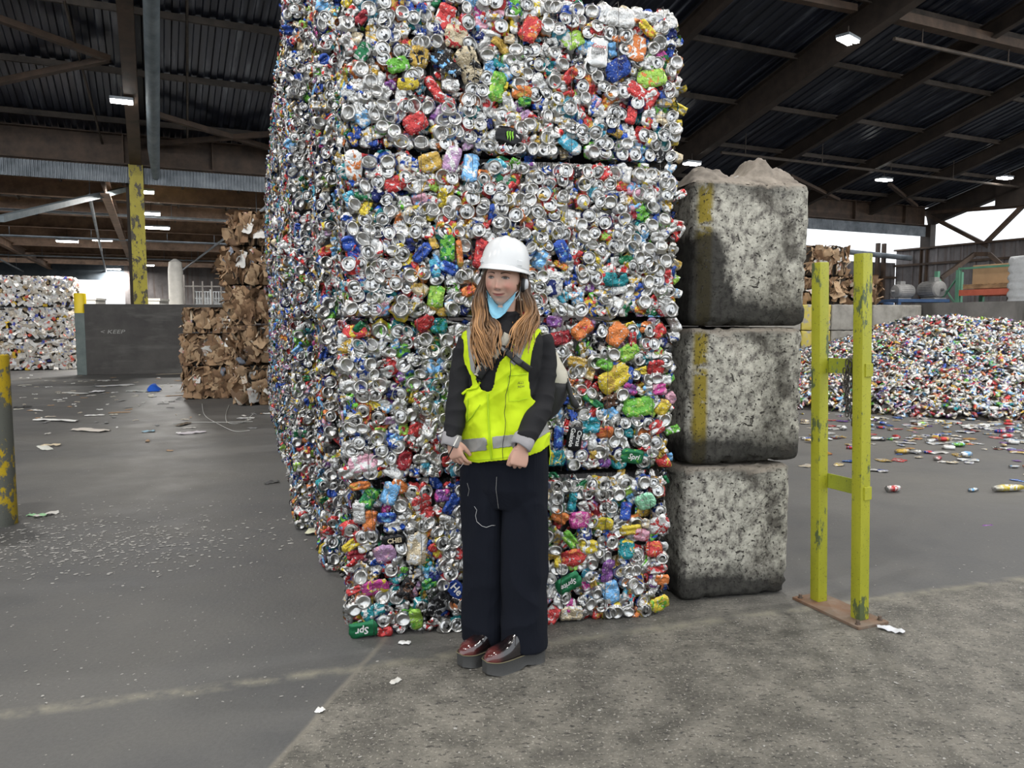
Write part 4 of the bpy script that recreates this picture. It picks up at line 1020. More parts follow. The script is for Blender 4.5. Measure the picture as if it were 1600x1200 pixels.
M['box_card'] = plain('brown_carton', (.42, .27, .15, 1), .85, var=.12); M['dark_eq'] = m_steel('dark_equipment', (.03, .032, .036), (.08, .08, .085)); M['film'] = plain('white_stretch_film', (.62, .64, .66, 1), .35, var=.1, bump=.02, bscale=12)
def pallet(loc, rz, W, D, mat, label, group=None, Hh=.14):
    t = thing('pallet', label, 'pallet', loc, rz, group)
    for k in range(3): m = MB(); m.box((0, (k - 1) * (D / 2 - .05), Hh * .45), (W, .09, Hh * .62)); m.build('runner', mat, t)
    for k in range(7): m = MB(); m.box(((k - 3) * (W - .1) / 6, 0, Hh * .88), (.11, D, .022)); m.build('deck_board', mat, t)
    return t
def motor(loc, rz, s, label):
    t = thing('electric_motor', label, 'electric motor', loc, rz, 'motors on the dock')
    R = Matrix.Rotation(PI / 2, 3, 'Y'); m = MB()
    m.lathe([(.05, -.42), (.20, -.40), (.22, -.36), (.22, .20), (.19, .24), (.12, .26), (.04, .27), (.035, .40)], 26, (0, 0, .26), R); 
    for k in range(22):
        w_ = 2 * PI * k / 22; m.bar((-.30, .22 * math.cos(w_), .26 + .22 * math.sin(w_)), (.15, .22 * math.cos(w_), .26 + .22 * math.sin(w_)), .012, .02)
    o = m.build('housing', M['motor'], t, autosm=.6); m = MB(); m.box((0, 0, .02), (.5, .36, .04)); m.build('foot', M['motor'], t); m = MB(); m.box((0, .0, .52), (.2, .16, .12)); m.build('terminal_box', M['motor'], t, bevel=.01)
    t.scale = (s, s, s); return t
blift = .42
# a blue steel rack table carrying the motors
pT = dock(1425, 460, Yd); tw = px_w(1385, 1470, Yd)
t = thing('blue_rack_table', 'low blue steel table carrying the motors on the dock', 'table', pT, TH * .3)
m = MB(); m.box((0, 0, blift - .04), (tw, 1.0, .08)); m.build('table_top', M['blue_paint'], t)
for x in (-1, 1):
    for y in (-1, 1): m = MB(); m.box((x * (tw / 2 - .05), y * .45, blift / 2 - .04), (.08, .08, blift - .08)); m.build('leg', M['blue_paint'], t)
motor(pT + Vector((-.30, 0, blift)), PI + .3, .82, 'round grey electric motor on the blue table, next to the small cardboard bale')
motor(pT + Vector((.55, -.05, blift)), -PI / 2 + .2, 1.0, 'larger square-faced electric motor on the blue table beside the green rack')
# blue drum
p = dock(1389, 460, Yd - .9); m = MB(); m.lathe([(.12, 0), (.125, .01), (.125, .30), (.11, .32)], 20); simple('blue_bucket', m, M['blue_paint'], 'small blue bucket beside the small cardboard bale', 'bucket', p, 0, autosm=.6)
# green and orange pallet rack
p0 = dock(1463, 460, Yd); p1 = dock(1655, 456, Yd - 2.9); dRk = (p1 - p0); LRk = dRk.length; angR = math.atan2(dRk.y, dRk.x)
t = thing('pallet_rack', 'pallet rack with green uprights and an orange beam on the dock', 'rack', p0, angR)
zU = at(1463, 424, Yd).z - dz; zO = at(1520, 457, Yd - 1).z - dz
for x in (0, .62, LRk):
    for y in (0, .9): m = MB(); m.box((x, y, zU / 2), (.10, .08, zU)); m.build('upright', M['rack_green'], t)
m = MB(); m.bar((0, 0, .2), (.62, 0, zU - .15), .05, .03); m.bar((.62, .02, .2), (0, .02, zU - .15), .05, .03); m.build('brace', M['rack_green'], t)
m = MB(); m.box(((LRk + .62) / 2, 0, zO), (LRk - .62, .06, .15)); m.build('beam', M['rack_orange'], t); m = MB(); m.box(((LRk + .62) / 2, .9, zO), (LRk - .62, .06, .15)); m.build('beam', M['rack_orange'], t)
m = MB(); m.box(((LRk + .62) / 2, .0, zO + .62), (LRk - .62, .05, .05)); m.build('top_rail', M['rack_green'], t)
uR = Vector((math.cos(angR), math.sin(angR), 0)); vR = Vector((-math.sin(angR), math.cos(angR), 0))
zd = dz + zO + .075
def onrack(x, y): q = p0 + uR * x + vR * y; return Vector((q.x, q.y, zd))
pallet(onrack(1.35, .45), angR, 1.2, .9, M['wood'], 'left wooden pallet on the orange rack beam'); pallet(onrack(2.75, .45), angR, 1.2, .9, M['wood'], 'right wooden pallet on the orange rack beam')
m = MB(); m.box((0, 0, .24), (1.0, .7, .48)); simple('cardboard_box', m, M['box_card'], 'brown cardboard box on the left wooden pallet', 'box', onrack(1.35, .55) + Vector((0, 0, .14)), angR, bevel=.01)
m = MB(); m.lathe([(.16, -.45), (.17, -.4), (.17, .4), (.16, .45)], 20, (0, 0, .17), Matrix.Rotation(PI / 2, 3, 'Y')); m.box((0, 0, .03), (1.0, .3, .06)); m.box((.3, 0, .36), (.2, .2, .1))
simple('pump_unit', m, M['dark_eq'], 'dark pump unit on the right wooden pallet', 'pump', onrack(2.4, .35) + Vector((0, 0, .14)), angR, autosm=.5)
# film-wrapped pallet load near the right edge
g = at(1598, 456, 17.35); w_ = 1.0; V = []; F = []
nl = 22; hW = at(1597, 400, 17.35).z - dz
for i in range(nl):
    for k in range(32):
        a_ = 2 * PI * k / 32; c_, s_ = math.cos(a_), math.sin(a_); q = (abs(c_) ** 4 + abs(s_) ** 4) ** -.25; rr_ = .42 * q * (1 + .05 * math.sin(i * 2.1 + k * .4) + .04 * mnoise.noise((c_ * 2, s_ * 2, i * .7)))
        V.append((rr_ * c_, rr_ * s_, hW * i / (nl - 1)))
F = ring_quads(nl, 32); F.append(tuple(range((nl - 1) * 32, nl * 32)))
thing('wrapped_load', 'white film-wrapped load standing at the right edge of the dock', 'wrapped load', (g.x + .25, g.y, dz), .3, None, mesh_np('wrapped_load', V, F, True, [M['film']]))
# brown A-frame leaning on the side wall
qa, qb, qc, qd = at(1470, 435, 27), at(1523, 397, 27), at(1546, 397, 26.5), at(1580, 428, 26)
m = MB(); m.bar(qa, qb, .16, .14); m.bar(qb, qc, .16, .14); m.bar(qc, qd, .16, .14); m.bar(Vector((qa.x, qa.y, dz)), qa, .14, .14); m.bar(Vector((qd.x, qd.y, dz)), qd, .14, .14)
simple('steel_gantry_frame', m, M['beam'], 'brown angled steel gantry frame in front of the side wall', 'frame')
# ------------------------------------------------------------------ the pile of loose cans
def pile_h(x, y):
    u = (x - PK0.x) / 5.6 if x < PK0.x else (x - PK0.x) / 6.4; v = (y - PK0.y) / (4.6 if y < PK0.y else 3.2)
    r2 = math.sqrt(u * u + v * v); h = 1.62 * max(0, 1 - r2) ** .9 * (1.0) + .12 * mnoise.noise((x * .8, y * .8, 0)) * (r2 < 1) + .1 * mnoise.noise((x * 2.2, y * 2.2, 4)) * max(0, 1 - r2)
    return min(h, 1.44 + .1 * mnoise.noise((x, y, 8)))
PK0 = at(1492, 500, 15.3)
def inwall(x, y): s_, t_ = Hinv((x, y)); return s_ > sR - .15 or ((Vector((x, y, 0)) - bR).dot(Vector((-dirB.y, dirB.x, 0))) > -.1 and s_ < sR)
LOOSE = []
LC = ['silver'] * 10 + ['white'] * 6 + ['red', 'red', 'blue', 'green', 'gold', 'orange', 'ltblue', 'pink', 'black', 'lime', 'grey', 'tan', 'purple', 'teal', 'brown', 'dkred', 'tan', 'tan']
def blob(c, c2, L, W, Hh, seg=7):
    V = []; so = r_() * 40
    for i, z in enumerate((-.5, -.15, .2, .5)):
        for k in range(seg):
            w_ = 2 * PI * k / seg; q = (.8, 1, 1, .75)[i] * (1 + .35 * mnoise.noise((math.cos(w_) * 1.5 + so, math.sin(w_) * 1.5, z * 3)))
            V.append((z * L, q * W / 2 * math.cos(w_), q * Hh / 2 * math.sin(w_)))
    F = ring_quads(4, seg); b = len(V); V += [(-.48 * L, 0, 0), (.48 * L, 0, 0)]
    F += [(b, (k + 1) % seg, k, b) for k in range(0)]
    for k in range(seg): k2 = (k + 1) % seg; F.append((k2, k, b, b)); F.append((3 * seg + k, 3 * seg + k2, b + 1, b + 1))
    c1 = [(*PAL[c], .4 if c != 'silver' else .9)] * len(V); c1[0:seg] = [(*SIL, 1)] * seg; c1[b] = c1[b + 1] = (.5, .5, .5, 1)
    return Proto(V, [f if f[2] != f[3] else (f[0], f[1], f[2], f[2]) for f in F], c1, [(*PAL[c2], .5)] * len(V))
def tri_ok(p):                            # quads that repeat a corner become proper quads by splitting off a midpoint
    F = p.F; bad = F[:, 2] == F[:, 3]
    if bad.any():
        V = list(map(tuple, p.V)); c1 = list(p.c1); c2 = list(p.c2); F2 = []
        for f in F.tolist():
            if f[2] == f[3]:
                mid = tuple((np.array(V[f[0]]) + np.array(V[f[1]])) / 2); V.append(mid); c1.append(c1[f[0]]); c2.append(c2[f[0]]); F2.append((f[0], len(V) - 1, f[1], f[2]))
            else: F2.append(tuple(f))
        p.V = np.array(V); p.F = np.array(F2, np.int32); p.c1 = c1; p.c2 = c2; p.uv = p.V[:, :2] + RNG.uniform(0, 40, 2)
    return p
PB = [tri_ok(blob(LC[i % len(LC)], random.choice(SEC), .10 + .03 * r_(), .06 + .01 * r_(), .025 + .03 * r_())) for i in range(56)] + [crumple(LC[i % len(LC)], random.choice(SEC), .09 + .05 * r_(), .06 + .03 * r_(), .010, 5, .4, .5) for i in range(40)]
pile = []; surf_ = []
tries = 0
while len(pile) < 15000 and tries < 60000:
    tries += 1
    x = PK0.x + random.uniform(-5.8, 6.5); y = PK0.y + random.uniform(-4.8, 2.6); h = pile_h(x, y)
    if h < .03 or inwall(x, y): continue
    if (x - 0) / y < .3: continue
    p = random.choice(PB); pile.append((p, np.array(Euler((random.uniform(-.9, .9), random.uniform(-.9, .9), random.uniform(0, 6.28))).to_matrix()) * random.uniform(.8, 1.35), np.array((x, y, max(.02, h - .02 + .05 * r_())))))
CAN_G = 'loose cans spilled on the floor at the foot of the pile'; CAN_L = 'loose crushed can or scrap lying on the floor at the foot of the can pile'
# hill body beneath the loose cans
nx, ny = 60, 50; V = []
for i in range(nx):
    for j in range(ny):
        x = PK0.x - 5.7 + 11.8 * i / (nx - 1); y = PK0.y - 4.7 + 7.5 * j / (ny - 1); h = pile_h(x, y) - .05
        V.append((x, y, h if not inwall(x, y) else min(h, .0) - .02))
hf = np.array([(i * ny + j, (i + 1) * ny + j, (i + 1) * ny + j + 1, i * ny + j + 1) for i in range(nx - 1) for j in range(ny - 1)])
Vp, Fp, C1, C2, U = merge(pile, (np.array(V), hf, (.12, .11, .10, .5)))
me = mesh_np('crushed_can_pile', Vp, Fp, True, [M['can']], C1, C2, U)
thing('crushed_can_pile', 'big loose heap of crushed cans against the retaining wall', 'can pile', (0, 0, 0), 0, None, me)['kind'] = 'stuff'
# spill on the floor around it, every piece its own object
FL = [crumple(random.choice(LC), random.choice(SEC), .09 + .09 * r_(), .06 + .06 * r_(), .010, 6, .5, .12, alpha=.15) for _ in range(26)]
for p in FL:
    p.V[:, 2] -= p.V[:, 2].min(); p.V[:, 2] *= .55
for p in PB[:56]: pass
n = 0; tries = 0
while n < 290 and tries < 20000:
    tries += 1
    px = random.uniform(1250, 1640) if r_() < .8 else random.uniform(1420, 1640); py = 645 + abs(random.gauss(0, 1)) * (45 if r_() < .6 else 25)
    if py > 775 or r_() > (.35 + .65 * (px - 1250) / 350): continue
    g = ground(px, py)
    if pile_h(g.x, g.y) > .06: continue
    if r_() < .30: p = random.choice(PB[:56]); z = .022
    else: p = random.choice(FL); z = .002
    s_ = random.uniform(.7, 1.5); o = link('crushed_can', p.mesh(M['can']), None, (g.x, g.y, z * s_), (0, 0, r_() * 6.3), (s_,) * 3, label=CAN_L, category='crushed can', group=CAN_G); n += 1
for (px, py, c, L, lab) in ((1395, 769, 'red', .12, 'red crushed can lying alone on the floor right of the yellow guard'), (1543, 821, 'purple', .10, 'thin purple scrap alone on the dark floor at the right'), (1575, 768, 'yellow', .28, 'yellow and white crushed carton near the right edge of the floor')):
    g = ground(px, py); p = tri_ok(blob(c, 'white', L, .065, .06)) if c != 'purple' else crumple('purple', 'purple', .10, .02, .003, 6, .4, .1)
    link('crushed_can' if c == 'red' else 'scrap', p.mesh(M['can']), None, (g.x, g.y, .031 if c != 'purple' else .006), (0, 0, .2), None, label=lab, category='crushed can' if c == 'red' else 'scrap')
# ------------------------------------------------------------------ litter on the floor
def scrap(label, px, py, L, W, c, c2=None, amp=.012, cat='paper scrap', nm='paper_scrap', group=None, rz=None, lift=.0):
    g = ground(px, py); p = crumple('white', 'white', L, W, amp, 8, .35, .15); p.V[:, 2] -= p.V[:, 2].min(); p.V[:, 2] = p.V[:, 2] * .8 + .002 + lift
    c2 = c2 or c; p.c1 = [(*c, 1)] * len(p.V); p.c2 = [(*c2, 1)] * len(p.V)
    o = link(nm, p.mesh(M['paper']), None, (g.x, g.y, 0), (0, 0, r_() * 3 if rz is None else rz), None, label=label, category=cat)
    if group: o['group'] = group
    return o
WH = (.72, .72, .70); BR = (.35, .23, .14)
LIT = [(88, 658, .75, .16, WH, 'long white paper strip on the floor right of the bollard top'), (142, 673, .55, .22, (.6, .55, .5), 'torn white and brown paper on the floor in the middle of the aisle'), (70, 700, .42, .12, (.6, .6, .55), 'grey-white scrap on the floor beside the bollard'),
       (80, 697, .2, .1, (.6, .5, .35), 'tan scrap lying on a grey-white scrap beside the bollard'), (232, 675, .16, .10, (.3, .45, .55), 'pale blue scrap in the middle of the aisle'), (300, 677, .35, .15, (.45, .42, .45), 'crumpled grey-mauve scrap in the middle of the aisle'),
       (287, 664, .32, .10, (.12, .09, .06), 'dark brown scrap in front of the cardboard stacks'), (425, 755, .14, .06, (.08, .08, .08), 'dark grey flat scrap near the can bales'), (30, 806, .0, .0, WH, ''),
       (118, 615, .7, .2, (.6, .6, .58), 'white sheet on the floor before the push wall'), (152, 613, .35, .25, (.78, .78, .80), 'upturned white paper corner before the push wall'), (220, 583, .45, .3, (.66, .62, .55), 'pale rag at the foot of the push wall'),
       (268, 585, .7, .25, (.5, .42, .33), 'tan rag at the foot of the push wall by the cardboard'), (216, 612, .5, .2, (.5, .52, .5), 'grey-green plastic scrap beside the blue bag'), (236, 619, .6, .12, (.62, .6, .52), 'long pale strip in front of the blue bag'),
       (180, 603, .8, .3, (.55, .55, .56), 'flat grey film scrap in the aisle before the push wall'), (35, 637, .28, .12, (.03, .03, .03), 'black scrap beside the bollard'), (57, 807, .16, .04, (.30, .55, .30), 'green and white wrapper on the floor right of the bollard foot'),
       (72, 806, .18, .05, (.62, .60, .56), 'pale wrapper next to the green one at the bollard foot'), (490, 833, .14, .10, (.62, .62, .45), 'pale yellow paper sticking out under the can bales'),
       (632, 1006, .055, .035, (.75, .75, .74), 'small white scrap on the floor in front of the nearest bale'), (500, 1112, .035, .03, (.75, .75, .72), 'tiny white scrap in the saw-cut corner of the floor'), (1392, 986, .12, .045, (.62, .63, .66), 'crumpled silver foil at the corner of the rusty base plate'),
       (618, 1066, .05, .03, (.60, .58, .54), 'small pale scrap on the floor left of the boots'), (1575, 766, .0, .0, WH, '')]
for (px, py, L, W, c, lab) in LIT:
    if L > 0: scrap(lab, px, py, L, W, c, None, .012 if L > .1 else .006)
scrap('crumpled bright blue plastic bag in the aisle', 241, 611, .42, .30, (.01, .10, .55), None, .035, 'plastic bag', 'plastic_bag')
o = bpy.data.objects['plastic_bag']; me = o.data
for v in me.vertices:
    rr_ = min(1, math.hypot(v.co.x / .21, v.co.y / .15)); v.co.z = .004 + .14 * (1 - rr_ ** 2) * (1 + .5 * mnoise.noise(v.co * 12)) + .02 * abs(mnoise.noise(v.co * 30))
random.seed(21)
n = 0
while n < 130:
    px = random.uniform(28, 425); py = 585 + abs(random.gauss(0, 42))
    if py > 745 or (px > 285 and py < 645) : continue
    g = ground(px, py)
    s_ = random.uniform(.4, 1) * .16 * (1 if r_() < .8 else 2)
    c = random.choice([WH, WH, (.5, .48, .45), BR, (.45, .4, .33), (.6, .58, .5), (.2, .2, .2)])
    scrap('small pale paper scrap among others on the floor of the left aisle', px, py, s_, s_ * .4, c, None, .006, group='paper scraps on the left aisle floor'); n += 1
# flakes swept over the floor: too many and too small to count
fv = []; fc = []; random.seed(5)
for _ in range(2600):
    if _ < 1500: px = random.gauss(150, 150); py = 845 + random.gauss(0, 26) + (px - 150) * -.05
    elif _ < 2100: px = random.uniform(0, 480); py = random.uniform(650, 1100)
    else: px = random.uniform(560, 1600); py = random.uniform(870, 1190) 
    if px > 500 and _ < 2100: continue
    g = ground(px, py); s_ = random.uniform(.3, 1) ** 2 * (.017 if _ < 1500 else .007) if _ < 2100 else random.uniform(.3, 1) ** 2 * .007
    fv.append((g.x, g.y, s_))
V = []; F = []
for (x, y, s_) in fv:
    a_ = r_() * 3; b = len(V); e = .3 + .7 * r_()
    for k in range(5):
        w_ = 2 * PI * k / 5; u_, v_ = s_ * math.cos(w_) * (1 + .4 * r_()), s_ * e * math.sin(w_); V.append((x + u_ * math.cos(a_) - v_ * math.sin(a_), y + u_ * math.sin(a_) + v_ * math.cos(a_), .0015 + .002 * r_()))
    V.append((x, y, .0015 + s_ * .25))
    F += [(b + k, b + (k + 1) % 5, b + 5) for k in range(5)]
me = mesh_np('paper_flakes', V, F, False, [plain('pale_flake', (.36, .35, .33, 1), .8)])
thing('paper_flakes', 'pale paper flakes swept over the concrete floor', 'flakes', (0, 0, 0), 0, None, me)['kind'] = 'stuff'
# loose baling wire on the aisle floor
def wire_on_floor(name, pts, label):
    P = [ground(*p) + Vector((0, 0, .012 + dz_)) for p, dz_ in pts]; Q = []
    for i in range(len(P) - 1):
        p0_, p1_, p2_, p3_ = P[max(i - 1, 0)], P[i], P[i + 1], P[min(i + 2, len(P) - 1)]
        for k in range(6):
            t = k / 6; Q.append(.5 * ((2 * p1_) + (p2_ - p0_) * t + (2 * p0_ - 5 * p1_ + 4 * p2_ - p3_) * t * t + (3 * p1_ - p0_ - 3 * p2_ + p3_) * t ** 3))
    Q.append(P[-1]); m = MB(); m.tube(Q, .005, 5); return simple(name, m, M['pale_wire'], label, 'wire')
M['pale_wire'] = plain('pale_wire', (.42, .42, .40, 1), .5)
wire_on_floor('baling_wire', [((316, 632), .0), ((320, 650), .0), ((340, 663), 0), ((366, 675), 0), ((390, 674), 0)], 'loose curled baling wire on the floor, left loop near the cardboard')
wire_on_floor('baling_wire', [((358, 634), .0), ((353, 650), .0), ((357, 662), 0), ((380, 661), 0), ((398, 645), .0)], 'loose curled baling wire on the floor, loop next to the can bales')
wire_on_floor('baling_wire', [((270, 663), .0), ((310, 661), .0), ((357, 661), 0), ((395, 660), 0)], 'straight loose baling wire across the aisle floor')
# ------------------------------------------------------------------ the person
random.seed(77)
YP = 3.22                                  # how far in front of the camera she stands
YAW = math.radians(-20)
M['skin'] = None
def P(px, py, dy=0.0): return at(px, py, YP + dy)
UX = Vector((math.cos(YAW), math.sin(YAW), 0)); UY = Vector((-math.sin(YAW), math.cos(YAW), 0))   # her left (picture right) / her back
def loft(rings, seg=32, ex=2.3, close=True):
    """rings: (centre, half-axis vector a, half-axis vector b)"""
    V = []
    for c, a, b in rings:
        for k in range(seg):
            w_ = 2 * PI * k / seg; cs, sn = math.cos(w_), math.sin(w_)
            V.append(c + a * (abs(cs) ** (2 / ex) * (1 if cs >= 0 else -1)) + b * (abs(sn) ** (2 / ex) * (1 if sn >= 0 else -1)))
    F = ring_quads(len(rings), seg)
    if close: F.append(tuple(range(seg))[::-1]); F.append(tuple(range((len(rings) - 1) * seg, len(rings) * seg)))
    return V, F
def interp(tab, y):
    if y <= tab[0][0]: return tab[0][1:]
    for a, b in zip(tab, tab[1:]):
        if y <= b[0]:
            t = (y - a[0]) / (b[0] - a[0]); t = t * t * (3 - 2 * t) * .4 + t * .6; return tuple(p + (q - p) * t for p, q in zip(a[1:], b[1:]))
    return tab[-1][1:]
def limb(pts, seg=20, flat=1.0, n=6):
    """pts: (Vector, radius); smooth tapered limb"""
    Q = []
    for i in range(len(pts) - 1):
        p = [Vector(pts[max(0, min(len(pts) - 1, i + k))][0]) for k in (-1, 0, 1, 2)]; r = [pts[max(0, min(len(pts) - 1, i + k))][1] for k in (0, 1)]
        for k in range(n):
            t = k / n; v = .5 * ((2 * p[1]) + (p[2] - p[0]) * t + (2 * p[0] - 5 * p[1] + 4 * p[2] - p[3]) * t * t + (3 * p[1] - p[0] - 3 * p[2] + p[3]) * t ** 3)
            Q.append((v, r[0] + (r[1] - r[0]) * t))
    Q.append((Vector(pts[-1][0]), pts[-1][1])); mb = MB(); mb.tube([q[0] for q in Q], [q[1] for q in Q], seg); return mb.V, mb.F
def remesh(parts, voxel, smooth=4, name='m', wr=None):
    mb = MB()
    for V, F in parts: mb.add(V, F)
    me = bpy.data.meshes.new(name); me.from_pydata(mb.V, [], mb.F)
    bm = bmesh.new(); bm.from_mesh(me); bmesh.ops.recalc_face_normals(bm, faces=bm.faces); bm.to_mesh(me); bm.free()
    o = bpy.data.objects.new('tmp', me); COL.objects.link(o)
    md = o.modifiers.new('r', 'REMESH'); md.mode = 'VOXEL'; md.voxel_size = voxel; md.use_smooth_shade = True
    if smooth: ms = o.modifiers.new('s', 'SMOOTH'); ms.iterations = smooth; ms.factor = .5
    bpy.context.view_layer.update(); dg = bpy.context.evaluated_depsgraph_get()
    out = bpy.data.meshes.new_from_object(o.evaluated_get(dg)); bpy.data.objects.remove(o); bpy.data.meshes.remove(me)
    out.polygons.foreach_set('use_smooth', [True] * len(out.polygons)); out.name = name; out.materials.clear()
    return out
def displace(me, fn):
    n = len(me.vertices); co = np.empty(n * 3, np.float32); me.vertices.foreach_get('co', co); co = co.reshape(-1, 3)
    no = np.empty(n * 3, np.float32); me.vertices.foreach_get('normal', no); no = no.reshape(-1, 3)
    d = np.array([fn(c) for c in co], np.float32)
    me.vertices.foreach_set('co', (co + no * d[:, None]).ravel()); me.update()
def folds(c, fx=7, fz=9, amp=.006, seed=0.0, ridge=True):
    v = mnoise.noise(Vector((c[0] * fx + seed, c[1] * fx, c[2] * fz + seed)) + mnoise.noise_vector(Vector((c[0] * 4, c[1] * 4, c[2] * 4 + seed))) * .8)
    return amp * ((1 - 2.2 * abs(v)) if ridge else v)
# ---- head: a sculpted surface in her head's own frame (x to picture right, -y forward, z up, origin at eye level)
HC = P(786, 437, .015); HY = math.radians(-13); HROLL = math.radians(3.0)
HM = Matrix.Translation(HC) @ Matrix.Rotation(HY, 4, 'Z') @ Matrix.Rotation(HROLL, 4, 'Y') @ Matrix.Rotation(math.radians(-2), 4, 'X') @ Matrix.Diagonal((1, 1, 1, 1))
g_ = lambda x, s: math.exp(-(x / s) ** 2)
def sst(a, b, x): t = max(0, min(1, (x - a) / (b - a))); return t * t * (3 - 2 * t)
def mouth_z(x): return -.0670 + 9.0 * x * x
def face_point(d):
    """direction -> point of the head surface"""
    dx, dy, dz = d; a, b, c = .0725, .094, (.118 if dz > 0 else .112)
    k = 1 / math.sqrt((dx / a) ** 2 + (dy / b) ** 2 + (dz / c) ** 2); x, y, z = dx * k, dy * k, dz * k
    low = sst(-.015, -.11, z); x *= 1 - .30 * low ** 1.3
    if dy > 0: y *= 1 - .45 * sst(-.02, -.10, z)
    if y < 0:
        y *= 1 - .05 * sst(.02, -.02, z) + .03; f = sst(0, -.04, y)
        y += f * .006 * sst(-.03, -.08, z)
        nz = 0                                                      # nose
        if -.058 < z < .022:
            t = (.012 - z) / .052; w_ = .0052 + .0045 * max(0, min(1, t)); amp = .004 + .0205 * max(0, t) ** 1.25
            if t > 1: amp = .0245 * max(0, 1 - ((t - 1) / .24) ** 2)
            nz = amp * g_(x, w_ * 1.05) * sst(-.2, .05, t + .1)
        y -= f * nz
        y -= f * .0055 * (g_(x - .0120, .0052) + g_(x + .0120, .0052)) * g_(z + .0405, .006)
        for s in (-1, 1):
            y += f * .0085 * g_(x - s * .030, .0135) * g_(z - .001, .0085)
            y -= f * .0030 * g_(x - s * .030, .0125) * g_(z + .000, .0048)         # closed form of the lids over the eyeball
            y -= f * .0040 * g_(x - s * .030, .018) * g_(z - .0175, .0065)
            y -= f * .0095 * g_(x - s * .038, .016) * g_(z + .034, .016)
        m = mouth_z(x); wl = sst(.0285, .014, abs(x))
        y -= f * wl * (.0034 * g_(z - m - .0046, .0036) + .0046 * g_(z - m + .0052, .0042)); y += f * wl * .0030 * g_(z - m, .0015)
        y -= f * .0045 * g_(x, .020) * g_(z + .067, .016)
        y -= f * .0090 * g_(x, .019) * g_(z + .098, .013); y += f * .0020 * g_(x, .016) * g_(z + .0825, .006)
        for s in (-1, 1): y += f * .0032 * g_(x - s * .0315, .0045) * g_(z + .058, .007)
    return Vector((x, y, z))
def face_y(x, z):                          # front surface depth at a place on the face
    lo, hi = -.02, -.14
    d = Vector((x, -.09, z)).normalized()
    for _ in range(14):
        p = face_point(d); d = (d + Vector((x - p.x, 0, z - p.z)) * 6).normalized()
    return face_point(d).y
V = []; na, ne = 150, 130
for i in range(ne):
    el = -PI / 2 + PI * (i + .5) / ne
    for k in range(na): az = 2 * PI * k / na; V.append(face_point((math.cos(el) * math.sin(az), -math.cos(el) * math.cos(az), math.sin(el))))
headF = ring_quads(ne, na) + [tuple(range(na))[::-1], tuple(range((ne - 1) * na, ne * na))]
head = ([HM @ v for v in V], headF)
def hpt(x, y, z): return HM @ Vector((x, y, z))
parts = [head, limb([(hpt(0, .035, -.06), .050), (P(787, 492, .03), .049), (P(787, 520, .045), .062)])]
for s in (-1, 1):                                                   # ears
    parts.append(limb([(hpt(s * .068, .012, -.028), .007), (hpt(s * .075, .014, -.010), .011), (hpt(s * .077, .016, .008), .012), (hpt(s * .073, .014, .018), .007)], 10))
# torso, pelvis and legs (under the clothes)
TT = [(500, 786, 22, .055), (506, 786, 30, .07), (513, 786, 46, .085), (521, 786, 57, .10), (533, 786, 62, .112), (560, 786, 61, .122), (600, 785, 57, .118), (650, 786, 57, .115), (700, 789, 61, .120), (730, 790, 62, .122), (775, 790, 60, .118)]
def torso_rings(grow=0.0, y0=500, y1=775, step=5, dy=.0):
    R_ = []
    y = y0
    while y <= y1:
        cx, hw, b = interp(TT, y); s = (YP / 1200); a = hw * s + grow; R_.append((P(cx, y, dy + .02), UX * a, UY * (b + grow))); y += step
    return R_
parts.append(loft(torso_rings(-.012), 32))
parts.append(limb([(P(757, 745, .03), .07), (P(757, 850, .03), .055), (P(756, 960, .05), .042), (P(757, 1000, .05), .038)])); parts.append(limb([(P(820, 745, .0), .07), (P(820, 850, -.03), .055), (P(822, 960, -.03), .042), (P(822, 1005, -.03), .038)]))
SLL = [(733, 532, .02, .047), (724, 563, .02, .046), (719, 600, .0, .044), (714, 640, -.03, .043), (709, 668, -.06, .037), (706, 684, -.075, .034)]
SLR = [(843, 528, .03, .050), (850, 560, .03, .048), (848, 600, .0, .050), (843, 634, -.06, .052), (831, 662, -.12, .045), (819, 688, -.165, .038)]
for S_ in (SLL, SLR): parts.append(limb([(P(x, y, d), r * .72) for x, y, d, r in S_]))
WL, WR = P(706, 686, -.078), P(816, 697, -.175)
